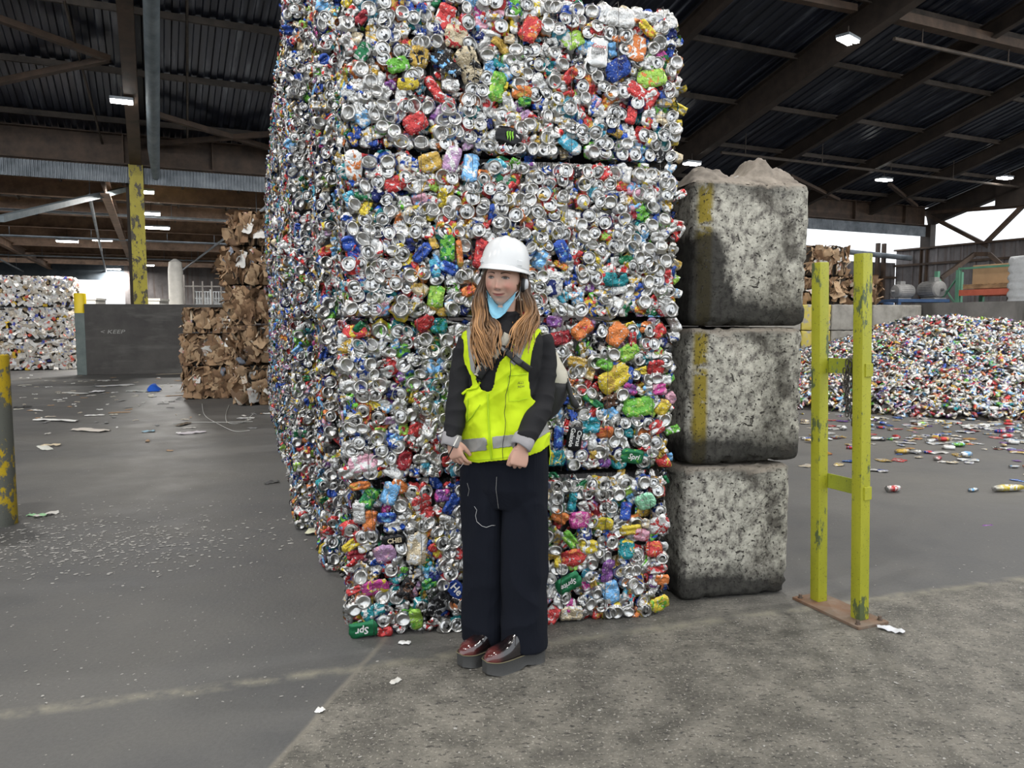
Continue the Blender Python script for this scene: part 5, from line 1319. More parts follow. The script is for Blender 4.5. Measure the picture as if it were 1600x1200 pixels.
def hand(w, f, n, s, curls, spread=.012, size=1.0, thumb=(.55, .75, -.35), tc=.4):
    """w wrist, f finger direction, n back-of-hand normal, s towards the thumb; five fingers of different length"""
    f = f.normalized(); n = (n - f * n.dot(f)).normalized(); sd = f.cross(n); sd = sd if sd.dot(s) > 0 else -sd
    out = []; R_ = []
    for t, wd, th in ((-.03, .023, .019), (0, .024, .019), (.015, .028, .018), (.035, .035, .0165), (.06, .039, .015), (.078, .038, .0125), (.086, .034, .009)):
        R_.append((w + f * t * size, sd * wd * size, n * th * size))
    out.append(loft(R_, 20, 2.6))
    for i, (off, L) in enumerate(((.0295, .070), (.0100, .078), (-.0100, .072), (-.0285, .057))):
        p = w + (f * (.078 - .004 * abs(i - 1.2)) + sd * off) * size; ang_ = 0; pts = [(p - f * .014 * size, .0085 * size)]; d = f
        for q, (fr, r) in enumerate(((.45, .0088), (.30, .0080), (.25, .0070))):
            ang_ += curls[i][q]; d = (f * math.cos(ang_) - n * math.sin(ang_) + sd * (off * 1.6 + (spread * (1.5 - i)) * .5)).normalized()
            pts.append((p, r * size)); p = p + d * L * fr * size
        pts.append((p, .0062 * size)); out.append(limb(pts, 12, n=4))
    t0 = w + (f * .022 + sd * .024) * size; d0 = (f * thumb[0] + sd * thumb[1] + n * thumb[2]).normalized(); d1 = (d0 + f * tc - sd * tc * .8 - n * .1).normalized(); d2 = (d1 + f * tc * .5 - sd * tc * .5 - n * .1).normalized()
    out.append(limb([(t0 - d0 * .01, .013 * size), (t0 + d0 * .032 * size, .0115 * size), (t0 + (d0 * .032 + d1 * .032) * size, .0095 * size), (t0 + (d0 * .032 + d1 * .032 + d2 * .022) * size, .0072 * size)], 12, n=4))
    return out
# picture-left hand: relaxed, half-curled, fingertips meeting the thumb; picture-right hand: loosely closed fist, back of the hand to the viewer
parts += hand(WL, Vector((.30, -.18, -1)), Vector((-.55, -.75, .1)), Vector((.8, -.5, 0)), [(.35, .5, .3), (.45, .55, .35), (.5, .6, .4), (.55, .6, .4)], size=.94, thumb=(.75, .35, -.5), tc=.25)
parts += hand(WR, Vector((-.22, -.12, -1)), Vector((.05, -1, .12)), Vector((-1, 0, 0)), [(.95, 1.6, 1.0), (1.0, 1.6, 1.0), (1.05, 1.6, 1.0), (1.1, 1.6, .9)], spread=.02, size=.94, thumb=(.85, .30, -.45), tc=.15)
body = remesh(parts, .0027, 2, 'body')
HI = HM.inverted()
def skin_colour(me):
    n = len(me.vertices); co = np.empty(n * 3, np.float32); me.vertices.foreach_get('co', co); co = co.reshape(-1, 3)
    hi = np.array(HI); L = co @ hi[:3, :3].T + hi[:3, 3]; c = np.tile(np.array([.64, .40, .305]), (n, 1)); x, y, z = L.T
    G = lambda v, s: np.exp(-(v / s) ** 2); on = (np.abs(x) < .09) & (z > -.13) & (z < .14) & (y < 0)
    def mixc(mask, col, k): c[:] = c * (1 - (mask * k)[:, None]) + np.array(col) * (mask * k)[:, None]
    for s in (-1, 1): mixc(on * G(x - s * .042, .020) * G(z + .030, .020), (.60, .24, .19), .65)
    mixc(on * G(x, .014) * G(z + .038, .012), (.62, .27, .21), .5)
    m = -.0670 + 9.0 * x * x; wl = np.clip((.0255 - np.abs(x)) / .006, 0, 1); th = .0066 * np.clip(1 - (x / .0275) ** 2, 0, 1) ** .6
    lip = on * wl * np.clip((th - np.abs(z - m + .001)) / .0025, 0, 1); mixc(lip, (.42, .125, .115), .9)
    mixc(on * np.clip((.0285 - np.abs(x)) / .003, 0, 1) * G(z - m, .0014), (.10, .03, .025), .95)  # dark line paints the shade of the groove between the lips
    for s in (-1, 1):
        mixc(on * G(x - s * .030, .017) * G(z - .004, .011), (.46, .25, .19), .45)
        mixc(on * G(x - s * .0105, .0028) * G(z + .0475, .002), (.12, .04, .03), .9)
    hands = z < -.3; mixc(hands * 1.0, (.55, .31, .24), .6)
    a = me.color_attributes.new('Col', 'FLOAT_COLOR', 'POINT'); a.data.foreach_set('color', np.hstack([c, np.ones((n, 1))]).astype(np.float32).ravel())
skin_colour(body)
t = NT('skin'); vc = t.n('ShaderNodeVertexColor', layer_name='Col').outputs['Color']
t.set(Base_Color=vc, Roughness=.5, Subsurface_Weight=.12, Subsurface_Radius=(.012, .005, .003), Specular_IOR_Level=.4); t.b.inputs['Subsurface Scale'].default_value = .5
M['skin'] = t.m; body.materials.append(M['skin'])
PB0 = ground(800, 1040)
person = thing('person', 'person in white hard hat and lime yellow vest, standing with hands low before the bales', 'person', (0, 0, 0))
person.location = (0, 0, 0)
link('body', body, person)
# ---- eyes and brows lie on the face surface
M['eye_white'] = plain('eye_white', (.33, .29, .27, 1), .35); M['iris'] = plain('brown_iris', (.035, .02, .012, 1), .15); M['lash'] = plain('eyelashes', (.05, .028, .02, 1), .6); M['brow'] = plain('eyebrow_hair', (.10, .055, .034, 1), .8)
def patch(name, fn, mat, par, off, nu=12, nv=5):
    V = []
    for i in range(nu):
        for j in range(nv):
            x, z = fn(i / (nu - 1), j / (nv - 1)); bulge = off * (1 + .0) ; V.append(HM @ Vector((x, face_y(x, z) - bulge * (1 - .5 * abs(2 * i / (nu - 1) - 1) ** 2), z)))
    F = [(i * nv + j, (i + 1) * nv + j, (i + 1) * nv + j + 1, i * nv + j + 1) for i in range(nu - 1) for j in range(nv - 1)]
    return link(name, mesh_np(name, V, F, True, [mat]), par)
for s in (-1, 1):
    X0 = s * .0305
    top = lambda u: .0002 + .0052 * math.sin(PI * u) ** .8 ; bot = lambda u: -.0002 - .0036 * math.sin(PI * u)
    ey = patch('eye', lambda u, v: (X0 + (u - .5) * .029, bot(u) + (top(u) - bot(u)) * v), M['eye_white'], person, .0022)
    patch('iris', lambda u, v: (X0 - .001 + .0070 * math.cos(PI * u) * 1.0, (-.0034 + (.0050 + .0034) * v) * math.sin(PI * u) ** .5), M['iris'], ey, .0030)
    patch('eyelash_line', lambda u, v: (X0 + (u - .5) * .030, top(min(1, max(0, u))) - .0012 + .0034 * v + .0004), M['lash'], ey, .0032, 12, 3)
    patch('lower_lid_line', lambda u, v: (X0 + (u - .5) * .026, bot(u) - .0004 - .0005 * v), M['brow'], ey, .0020, 12, 2)
    patch('eyebrow', lambda u, v: (s * (.0125 + .037 * u), .0175 + .0045 * math.sin(PI * min(1, u * 1.15) * .75) - .006 * max(0, u - .7) + (v - .5) * (.0062 - .0045 * u)), M['brow'], person, .0012, 14, 3)
# ---- jacket
M['black_cloth'] = plain('black_jacket_cloth', (.016, .016, .018, 1), .85, bump=.001, bscale=400, spec=.25); M['cuff'] = plain('grey_turned_cuff', (.30, .29, .30, 1), .9, bump=.001, bscale=300)
jp = [loft(torso_rings(.0, y1=716), 40)] + [limb([(P(x, y, d), r) for x, y, d, r in S_], 24) for S_ in (SLL, SLR)]
jp.append(limb([(P(760, 508, .02), .040), (P(786, 497, .045), .036), (P(814, 508, .03), .042)], 20)); jp.append(limb([(P(787, 488, .030), .053), (P(787, 500, .030), .060), (P(787, 515, .03), .07)], 24))
jk = remesh(jp, .0045, 8, 'jacket')
displace(jk, lambda c: folds(c, 8, 13, .0075, 3.0) + folds(c, 22, 26, .0022, 8, False)); jk.materials.append(M['black_cloth']); jacket = link('jacket', jk, person)
for S_, w_, nm in ((SLL, Vector((-.04, .0, 1)), 0), (SLR, Vector((.22, .1, 1)), 1)):
    x, y, d, r = S_[-1]; c = P(x, y, d); w_ = (P(*S_[-2][:3]) - c).normalized(); r = .0385 if nm == 0 else .0425
    mb = MB(); pr = [(.6, -.022), (.86, -.030), (1.0, -.026), (1.04, -.008), (1.03, .016), (.98, .024), (.88, .022)]
    pts = [c + w_ * (z_ - .006) for _, z_ in pr]
    b0 = len(mb.V); a_ = w_.cross(Vector((0, 1, 0))).normalized(); b_ = w_.cross(a_); sg = 28
    for q, (k_, z_) in enumerate(pr):
        for k in range(sg):
            an = 2 * PI * k / sg; wv = 1 + .09 * math.sin(3 * an + nm) + .05 * mnoise.noise((math.cos(an) * 2, math.sin(an) * 2, q * .5 + nm)); mb.V.append(tuple(c + w_ * (z_ - .010 + .004 * math.sin(2 * an)) + (a_ * math.cos(an) + b_ * math.sin(an) * .9) * r * k_ * wv))
    mb.F += ring_quads(len(pr), sg); mb.build('turned_cuff', M['cuff'], jacket, smooth=True)
# ---- trousers
M['navy_cloth'] = plain('dark_navy_corduroy', (.006, .0075, .013, 1), .95, spec=.2)
def leg(cx0, cx1, y1, d0, d1):
    R_ = []
    for k in range(30):
        t = k / 29; y = 715 + (y1 - 715) * t; hw = 33 + 1.0 * t; R_.append((P(cx0 + (cx1 - cx0) * t, y, d0 + (d1 - d0) * t), UX * hw * YP / 1200, UY * (.092 - .0 * t)))
    return loft(R_, 32, 2.6)
pel = []
for k in range(14): y = 690 + k * 7.5; pel.append((P(790, y, .02), UX * (65.5 * YP / 1200), UY * (.115 - .006 * max(0, k - 9))))
tr = remesh([loft(pel, 36, 2.7), leg(756, 757, 994, .03, .04), leg(821, 819, 1008, .0, -.035)], .0048, 6, 'trousers')
displace(tr, lambda c: folds(c, 6, 2.2, .007, 1.0) + folds(c, 12, 6, .0035, 5) + .0006 * math.sin(c[0] * 1500)); tr.materials.append(M['navy_cloth']); link('trousers', tr, person)
# ---- vest: a loose shell over the jacket, cut out around the neck and arms
M['vest'] = plain('fluorescent_yellow_mesh', (.58, .76, .012, 1), .75, bump=.0006, bscale=900, spec=.3); M['reflect'] = plain('silver_reflective_tape', (.30, .30, .29, 1), .45, .1, bump=.0005, bscale=500); M['seam'] = plain('vest_seam', (.40, .60, .01, 1), .8)
def inside(poly, x, y):
    c = False; j = len(poly) - 1
    for i in range(len(poly)):
        xi, yi = poly[i]; xj, yj = poly[j]
        if (yi > y) != (yj > y) and x < (xj - xi) * (y - yi) / (yj - yi) + xi: c = not c
        j = i
    return c
VP_ = [(714, 545), (717, 530), (727, 513), (741, 503), (752, 499), (756, 512), (748, 530), (743, 556), (742, 582), (746, 598), (752, 608), (761, 613), (768, 610), (772, 598), (775, 580), (780, 566), (790, 556), (800, 545), (806, 528), (812, 500), (828, 500), (842, 506), (848, 514),
       (838, 528), (833, 545), (829, 565), (826, 590), (830, 620), (850, 640), (862, 660), (862, 693), (845, 706), (825, 713), (800, 718), (770, 721), (745, 724), (731, 721), (724, 706), (717, 690), (713, 664), (718, 635), (720, 614), (730, 611), (738, 600), (735, 588), (728, 572), (720, 560)]
BANDS = [[(716, 687), (760, 683), (762, 704), (716, 709)], [(768, 682), (800, 679), (822, 676), (862, 655), (862, 673), (828, 694), (800, 698), (769, 702)],
         [(728, 512), (741, 503), (752, 499), (756, 512), (748, 530), (743, 556), (742, 588), (735, 578), (731, 545)], [(806, 528), (812, 500), (828, 500), (842, 506), (836, 512), (826, 528), (819, 548), (812, 566), (803, 572), (797, 566), (801, 545)]]
TV = [(500, 786, 30, .062), (506, 786, 42, .080), (513, 786, 54, .098), (521, 786, 64, .112), (533, 786, 68, .124), (560, 786, 66.5, .136), (600, 785, 65, .140), (650, 786, 67, .146), (690, 788, 71, .150), (724, 789, 69, .146)]
def vest_grid(nu, nv, grow=0.0):
    pts = []; px_ = []
    for i in range(nv):
        y = 499 + (725 - 499) * i / (nv - 1); cx, hw, b = interp(TV, y); c = P(cx, y, .02)
        for k in range(nu):
            an = 2 * PI * k / nu; cs, sn = math.cos(an), math.sin(an); e = 2 / 2.35
            p = c + UX * (hw * YP / 1200 + grow) * abs(cs) ** e * (1 if cs >= 0 else -1) + UY * (b + grow) * abs(sn) ** e * (1 if sn >= 0 else -1)
            n_ = (UX * cs / hw * 60 * .8 + UY * sn).normalized(); lo = sst(560, 640, y)
            fo = .014 * lo * mnoise.noise((p.x * 13 + p.z * 6, p.y * 10, p.z * 5 + 3)) + .010 * (1 - 2 * abs(mnoise.noise((p.x * 11 - p.z * 9, p.y * 6, p.z * 7)))) + .002 * mnoise.noise(p * 40)
            p = p + n_ * fo; pts.append(p)
            v = p - Vector((0, 0, CAMZ)); f_ = v.y * math.cos(PITCH) - v.z * math.sin(PITCH); u_ = v.y * math.sin(PITCH) + v.z * math.cos(PITCH); px_.append((800 + 1200 * v.x / f_, 600 - 1200 * u_ / f_, sn < .15))
    return pts, px_
def cut(nu, nv, pts, px_, test, name, mat, par, thick):
    F = []; used = {}
    for i in range(nv - 1):
        for k in range(nu):
            q = (i * nu + k, i * nu + (k + 1) % nu, (i + 1) * nu + (k + 1) % nu, (i + 1) * nu + k)
            x = sum(px_[j][0] for j in q) / 4; y = sum(px_[j][1] for j in q) / 4; fr = px_[q[0]][2]
            if test(x, y, fr): F.append(q)
    idx = {}; V = []
    for f in F:
        for j in f:
            if j not in idx: idx[j] = len(V); V.append(pts[j])
    me = mesh_np(name, V, [tuple(idx[j] for j in f) for f in F], True, [mat]); bm = bmesh.new(); bm.from_mesh(me)
    bv_ = [v for v in bm.verts if v.is_boundary]
    for _ in range(3): bmesh.ops.smooth_vert(bm, verts=bv_, factor=.5, use_axis_x=True, use_axis_y=True, use_axis_z=True)
    seen = set(); best = []
    for f0 in bm.faces:                                             # keep one connected piece
        if f0 in seen: continue
        st_ = [f0]; seen.add(f0); comp = []
        while st_:
            f = st_.pop(); comp.append(f)
            for e in f.edges:
                for g in e.link_faces:
                    if g not in seen: seen.add(g); st_.append(g)
        best.append(comp)
    best.sort(key=len)
    for comp in best[:-1]: bmesh.ops.delete(bm, geom=comp, context='FACES')
    bm.to_mesh(me); bm.free(); o = link(name, me, par); md = o.modifiers.new('thickness', 'SOLIDIFY'); md.thickness = thick; md.offset = 1; return o
NU, NV = 260, 190
pts, px_ = vest_grid(NU, NV)
def vt(x, y, fr):
    if fr: return inside(VP_, x, y)
    return y > 508 and not (y < 620 and (x < 728 or x > 846))
vest = cut(NU, NV, pts, px_, vt, 'safety_vest', M['vest'], person, .0035)
pts2, px2 = vest_grid(NU, NV, .0025)
for k, bnd in enumerate(BANDS):
    cut(NU, NV, pts2, px2, lambda x, y, fr: fr and inside(bnd, x, y) and inside(VP_, x, y), 'reflective_band', M['reflect'], vest, .0015)
cut(NU, NV, pts2, px2, lambda x, y, fr: (not fr) and 680 < y < 702, 'reflective_band', M['reflect'], vest, .0015)
from mathutils.bvhtree import BVHTree
def bvh_of(me): return BVHTree.FromPolygons([v.co.copy() for v in me.vertices], [tuple(p.vertices) for p in me.polygons])
BV = bvh_of(vest.data); BJ = bvh_of(jk); BT = bvh_of(tr)
def on_cloth(px, py, off=.006, trees=None):
    d = ray(px, py).normalized(); o_ = Vector((0, 0, CAMZ)); best = None
    for tr_ in (trees or (BV, BJ, BT)):
        h_ = tr_.ray_cast(o_, d)
        if h_[0] is not None and (best is None or h_[3] < best[1]): best = (h_[0], h_[3])
    if best is None: return P(px, py, -.13)
    return best[0] - d * off
def seam(name, pxs, mat, par, r=.0014, off=.005, n=5):
    Q = []
    for (x0, y0), (x1, y1) in zip(pxs, pxs[1:]):
        for k in range(n): t = k / n; Q.append(on_cloth(x0 + (x1 - x0) * t, y0 + (y1 - y0) * t, off))
    Q.append(on_cloth(*pxs[-1], off)); mb = MB(); mb.tube(Q, r, 6); return mb.build(name, mat, par, smooth=True)
seam('zip', [(762, 615), (763, 650), (765, 690), (768, 719)], M['seam'], vest, .0035)
seam('pocket_seam', [(793, 587), (794, 610), (795, 627), (812, 626), (825, 622)], M['seam'], vest, .0013); seam('pocket_seam', [(793, 587), (808, 586), (824, 584)], M['seam'], vest, .0016)
seam('hem_seam', [(728, 716), (745, 719), (770, 717), (800, 713), (820, 708)], M['seam'], vest, .0013)
seam('pocket_flap', [(722, 616), (730, 609), (745, 606), (750, 597)], M['vest'], vest, .0055, .004)
seam('pocket_seam', [(731, 622), (730, 645), (729, 660), (738, 650), (750, 632)], M['seam'], vest, .002)
# ink writing on the chest pocket
ink = plain('black_ink', (.05, .06, .03, 1), .8)
for wd_, (qx, qy), sz in (('OLLI', (812, 600), .016), ('CREW', (813, 606), .013)):
    cu = bpy.data.curves.new('t', 'FONT'); cu.body = wd_; cu.size = sz; cu.align_x = 'CENTER'; to = bpy.data.objects.new('t', cu); COL.objects.link(to); bpy.context.view_layer.update()
    me = bpy.data.meshes.new_from_object(to, depsgraph=bpy.context.evaluated_depsgraph_get()); bpy.data.objects.remove(to); me.materials.clear(); me.materials.append(ink)
    c0 = on_cloth(qx, qy, .005); o = link('ink_writing', me, vest); o.matrix_local = Matrix.Translation(c0) @ Matrix.Rotation(YAW + .1, 4, 'Z') @ Matrix.Rotation(PI / 2, 4, 'X') @ Matrix.Rotation(.12, 4, 'Z')
# ---- hair
M['hair'] = None
t = NT('wavy_hair'); vc = t.n('ShaderNodeVertexColor', layer_name='Col').outputs['Color']
t.set(Base_Color=vc, Roughness=.45, Specular_IOR_Level=.5); t.b.inputs['Anisotropic'].default_value = .5; M['hair'] = t.m
HV, HF, HCc = [], [], []
def lock(pts, r0, r1, dark, tone, flat=.55, seg=6):
    Q = []
    for i in range(len(pts) - 1):
        p = [pts[max(0, min(len(pts) - 1, i + k))] for k in (-1, 0, 1, 2)]
        for k in range(5):
            t = k / 5; Q.append(.5 * ((2 * p[1]) + (p[2] - p[0]) * t + (2 * p[0] - 5 * p[1] + 4 * p[2] - p[3]) * t * t + (3 * p[1] - p[0] - 3 * p[2] + p[3]) * t ** 3))
    Q.append(pts[-1]); n = len(Q); b = len(HV); fx = Vector((1, .2, 0))
    for i, q in enumerate(Q):
        t = i / (n - 1); d = (Q[min(i + 1, n - 1)] - Q[max(i - 1, 0)]).normalized(); a = (fx - d * fx.dot(d)).normalized(); c = d.cross(a)
        r = (r0 + (r1 - r0) * t) * (1 - .75 * max(0, t - .8) / .2)
        for k in range(seg):
            w_ = 2 * PI * k / seg; HV.append(tuple(q + a * math.cos(w_) * r + c * math.sin(w_) * r * flat))
            m_ = min(1, max(0, (t - dark) / .45)); A = Vector((.085, .048, .028)); B = Vector((.42, .215, .085)) * tone; cc = A.lerp(B, m_); HCc.append((*cc, 1))
    for i in range(n - 1):
        for k in range(seg): k2 = (k + 1) % seg; HF.append((b + i * seg + k, b + i * seg + k2, b + (i + 1) * seg + k2, b + (i + 1) * seg + k))
def bundle(ctrl, n, sp0, sp1, r0=.0042, r1=.0030, wave=.016, dark=.22):
    for _ in range(n):
        u, v = random.gauss(0, .42), random.gauss(0, .35); u = max(-1, min(1, u)); ph = r_() * 6.28 * .35 + u; end = random.uniform(.78, 1.06); pts = []; m = len(ctrl)
        for i, (x, y, d) in enumerate(ctrl):
            t = i / (m - 1); sp = sp0 + (sp1 - sp0) * t; w_ = wave * t ** .7 * math.sin(t * 13 + ph) * 375
            yy = ctrl[0][1] + (y - ctrl[0][1]) * end; pts.append(P(x + u * sp + w_ * .6, yy, d + v * (.01 + .012 * t) + wave * .6 * t * math.cos(t * 8 + ph)))
        lock(pts, r0 * random.uniform(.6, 1.3), r1 * random.uniform(.5, 1.2), dark + random.uniform(-.1, .15), random.uniform(.40, 1.25))
# falls in front of both shoulders
bundle([(761, 424, -.02), (754, 445, -.0), (750, 465, -.005), (748, 485, -.04), (748, 507, -.100), (748, 530, -.135), (752, 552, -.148), (756, 572, -.150)], 85, 4, 20)
bundle([(764, 490, .0), (765, 498, -.06), (769, 508, -.11), (772, 520, -.135), (768, 540, -.150), (765, 556, -.152)], 40, 5, 15)
bundle([(816, 428, -.01), (822, 445, .005), (823, 462, .0), (827, 482, -.02), (829, 502, -.06), (822, 520, -.10), (813, 536, -.13), (806, 552, -.145)], 90, 4, 20)
bundle([(822, 470, .03), (830, 488, .0), (836, 502, -.03), (832, 520, -.075), (826, 534, -.10)], 30, 5, 12)
# behind the neck
bundle([(790, 440, .09), (790, 470, .09), (788, 500, .10), (786, 530, .13), (786, 560, .15)], 70, 26, 40, .006, .004)
bundle([(765, 470, .04), (764, 488, .03), (768, 505, .0), (775, 515, -.05)], 30, 6, 10)
bundle([(812, 470, .04), (812, 488, .03), (806, 505, .0), (800, 515, -.05)], 30, 6, 10)
# over the forehead sides, combed from the parting
for s, n in ((-1, 26), (1, 44)):
    for _ in range(n):
        u = r_(); x0 = s * .010 * u + (.002 if s > 0 else -.012 * u); pts = []
        w_end = .0735; z1 = -.01 - .03 * r_()
        for q in range(6):
            t = q / 5; x = (x0 + (s * w_end - x0) * (t ** (.75 if s > 0 else .5))) ; z = .075 - .015 * u + (z1 - .075) * t ** 1.5; x = max(-.074, min(.074, x))
            yb = -.088 * math.sqrt(max(.02, 1 - (x / .0765) ** 2 - (max(0, z) / .125) ** 2 * .8)) - .004 + .03 * t * t; pts.append(HM @ Vector((x, yb, z)))
        lock(pts, .0036, .003, .8, .8)
cap_b = len(HV)                                                       # hair over the skull
na_, ne_ = 60, 40
for i in range(ne_):
    el = -.75 + 2.2 * i / (ne_ - 1)
    for k in range(na_):
        az = -PI + 2 * PI * k / (na_ - 1); p = face_point((math.cos(el) * math.sin(az), -math.cos(el) * math.cos(az), math.sin(el))); q = p * 1.06 + Vector((0, .004, 0))
        q += q.normalized() * .003 * math.sin(k * 2.3 + i * .2); HV.append(tuple(HM @ q)); HCc.append((.12 + .02 * math.sin(k * 1.9), .068, .038, 1))
for i in range(ne_ - 1):
    for k in range(na_ - 1):
        az = -PI + 2 * PI * (k + .5) / (na_ - 1); el = -.75 + 2.2 * i / (ne_ - 1)
        if abs(az) > 1.35 + (.0 if el > .2 else .25) or el > .85: HF.append((cap_b + i * na_ + k, cap_b + i * na_ + k + 1, cap_b + (i + 1) * na_ + k + 1, cap_b + (i + 1) * na_ + k))
link('hair', mesh_np('hair', HV, HF, True, [M['hair']], HCc), person)
# ---- surgical mask pulled under the chin
M['mask'] = plain('pale_blue_mask_fabric', (.22, .50, .66, 1), .8, bump=.0008, bscale=250); M['elastic'] = plain('white_elastic', (.7, .7, .7, 1), .7)
top_ = [(-.066, -.018, -.046), (-.060, -.045, -.068), (-.036, -.078, -.098), (-.016, -.102, -.113), (0, -.110, -.119), (.016, -.102, -.113), (.036, -.078, -.098), (.060, -.045, -.068), (.066, -.018, -.046)]
bot_ = [(-.060, -.014, -.080), (-.052, -.035, -.105), (-.036, -.062, -.142), (-.018, -.080, -.164), (0, -.086, -.172), (.018, -.080, -.164), (.036, -.062, -.144), (.052, -.035, -.108), (.060, -.014, -.082)]
V = []; nu, nv = 33, 15
def jaw(u):
    az = math.radians(-78 + 156 * u); zt = -.050 - .068 * math.sin(PI * u) ** .75; el = -.5
    for _ in range(30):
        p = face_point((math.cos(el) * math.sin(az), -math.cos(el) * math.cos(az), math.sin(el))); el = max(-1.45, el + (zt - p.z) * 5)
    return p * 1.035
def pl(a, t): t = t * (len(a) - 1); i = min(int(t), len(a) - 2); f = t - i; return Vector(a[i]).lerp(Vector(a[i + 1]), f)
for i in range(nu):
    for j in range(nv):
        u, v = i / (nu - 1), j / (nv - 1); b_ = pl(bot_, u); b_.x *= .93; p = jaw(u).lerp(b_, v); o_ = Vector((p.x, p.y + .02, 0)).normalized() * ((.010 * math.sin(PI * v) * math.sin(PI * u)) + .0022 * math.sin(v * 19) + .0015 * mnoise.noise((u * 9, v * 9, 0)))
        V.append(HM @ (p + o_ + Vector((0, -.003, .003))))
F = [(i * nv + j, (i + 1) * nv + j, (i + 1) * nv + j + 1, i * nv + j + 1) for i in range(nu - 1) for j in range(nv - 1)]
mk = link('face_mask', mesh_np('face_mask', V, F, True, [M['mask']]), person); md = mk.modifiers.new('t', 'SOLIDIFY'); md.thickness = .0012
for s in (-1, 1):
    for z_ in (-.055, -.080):
        mb = MB(); mb.tube([hpt(s * .062, -.018, z_), hpt(s * .072, -.004, z_ * .7), hpt(s * .078, .012, -.018)], .0013, 6); mb.build('ear_loop', M['elastic'], mk)
# ---- hard hat
M['hat'] = plain('glossy_white_plastic', (.74, .75, .76, 1), .22); M['hat_in'] = plain('hat_strap', (.05, .05, .055, 1), .6)
HH = HM @ Matrix.Translation((.004, .006, .046)) @ Matrix.Rotation(math.radians(-2), 4, 'X') @ Matrix.Rotation(math.radians(3), 4, 'Y')
V = []; seg = 96; prof = [(1.0, -.004), (1.0, .006), (.985, .03), (.95, .055), (.88, .078), (.76, .099), (.60, .113), (.42, .121), (.22, .125), (.02, .126)]
for r, z in prof:
    for k in range(seg):
        an = 2 * PI * k / seg; cs, sn = math.cos(an), math.sin(an); a, b = .0985 * r, .119 * r; x, y = a * cs, b * sn; zz = z
        rid = g_(x, .012) * sst(.03, .09, z) * .007 + (g_(x - .034, .006) + g_(x + .034, .006)) * sst(.05, .09, z) * .0028 * (r > .3); V.append((x, y, zz + rid))
F = ring_quads(len(prof), seg) + [tuple(range((len(prof) - 1) * seg, len(prof) * seg))]
me = mesh_np('hat_shell', [HH @ Vector(v) for v in V], F, True, [M['hat']]); hat = link('hard_hat', me, person); md = hat.modifiers.new('t', 'SOLIDIFY'); md.thickness = -.0028
V = []; rows = [(1.0, .006), (1.03, .000), (1.09, -.006), (1.12, -.010), (1.12, -.014), (1.08, -.010), (1.0, -.004)]
for q, (r, z) in enumerate(rows):
    for k in range(seg):
        an = 2 * PI * k / seg; cs, sn = math.cos(an), math.sin(an); fr = max(0, -sn); peak = fr ** 2.5; e = (r - 1)
        a = .0985 * (1 + e * (.85)); b = .119 * (1 + e * (.7 + 2.0 * peak)); V.append((a * cs, b * sn, z - .010 * peak * e / .12 + .0 - .004 * abs(cs) ** 3 * e / .12))
me = mesh_np('brim', [HH @ Vector(v) for v in V], ring_quads(len(rows), seg), True, [M['hat']]); link('brim', me, hat)
for s in (-1, 1):                                                   # accessory slots on both sides
    mb = MB(); R3 = HH.to_3x3() @ Matrix.Rotation(s * math.radians(48), 3, 'Z'); c = HH @ Vector((s * .0765, -.076, .020)); mb.box(c, (.026, .010, .022), R3); mb.build('slot', M['hat'], hat, bevel=.002)
mb = MB(); mb.tube([HH @ Vector((.086 * math.cos(a), .104 * math.sin(a), .004)) for a in [2 * PI * k / 40 for k in range(41)]], .004, 6); mb.build('headband', M['hat_in'], hat)
# ---- ear muffs
M['muff'] = plain('pale_grey_muff_shell', (.56, .57, .60, 1), .3); M['muff_black'] = plain('black_muff_pad', (.012, .012, .013, 1), .6)
for s in (-1, 1):
    R3 = HM.to_3x3() @ Matrix.Rotation(s * PI / 2, 3, 'Y') @ Matrix.Rotation(-s * .15, 3, 'X'); c = hpt(s * .086, .002, -.016)
    mb = MB(); mb.lathe([(.004, -.008), (.024, -.008), (.027, .0), (.024, .008)], 24, c, R3, 1.25, .95); cup = mb.build('ear_muff', M['muff_black'], person, smooth=True)
    mb = MB(); mb.lathe([(.022, .004), (.0235, .010), (.021, .017), (.013, .022), (.003, .0235)], 24, c, R3, 1.15, .85); mb.build('muff_shell', M['muff'], cup, smooth=True)
    mb = MB(); mb.tube([hpt(s * .100, .004, -.018), hpt(s * .106, .006, .004), hpt(s * .102, .010, .030), hpt(s * .096, .012, .052)], [.0045, .004, .004, .003], 8); mb.build('muff_arm', M['muff_black'], cup, smooth=True)
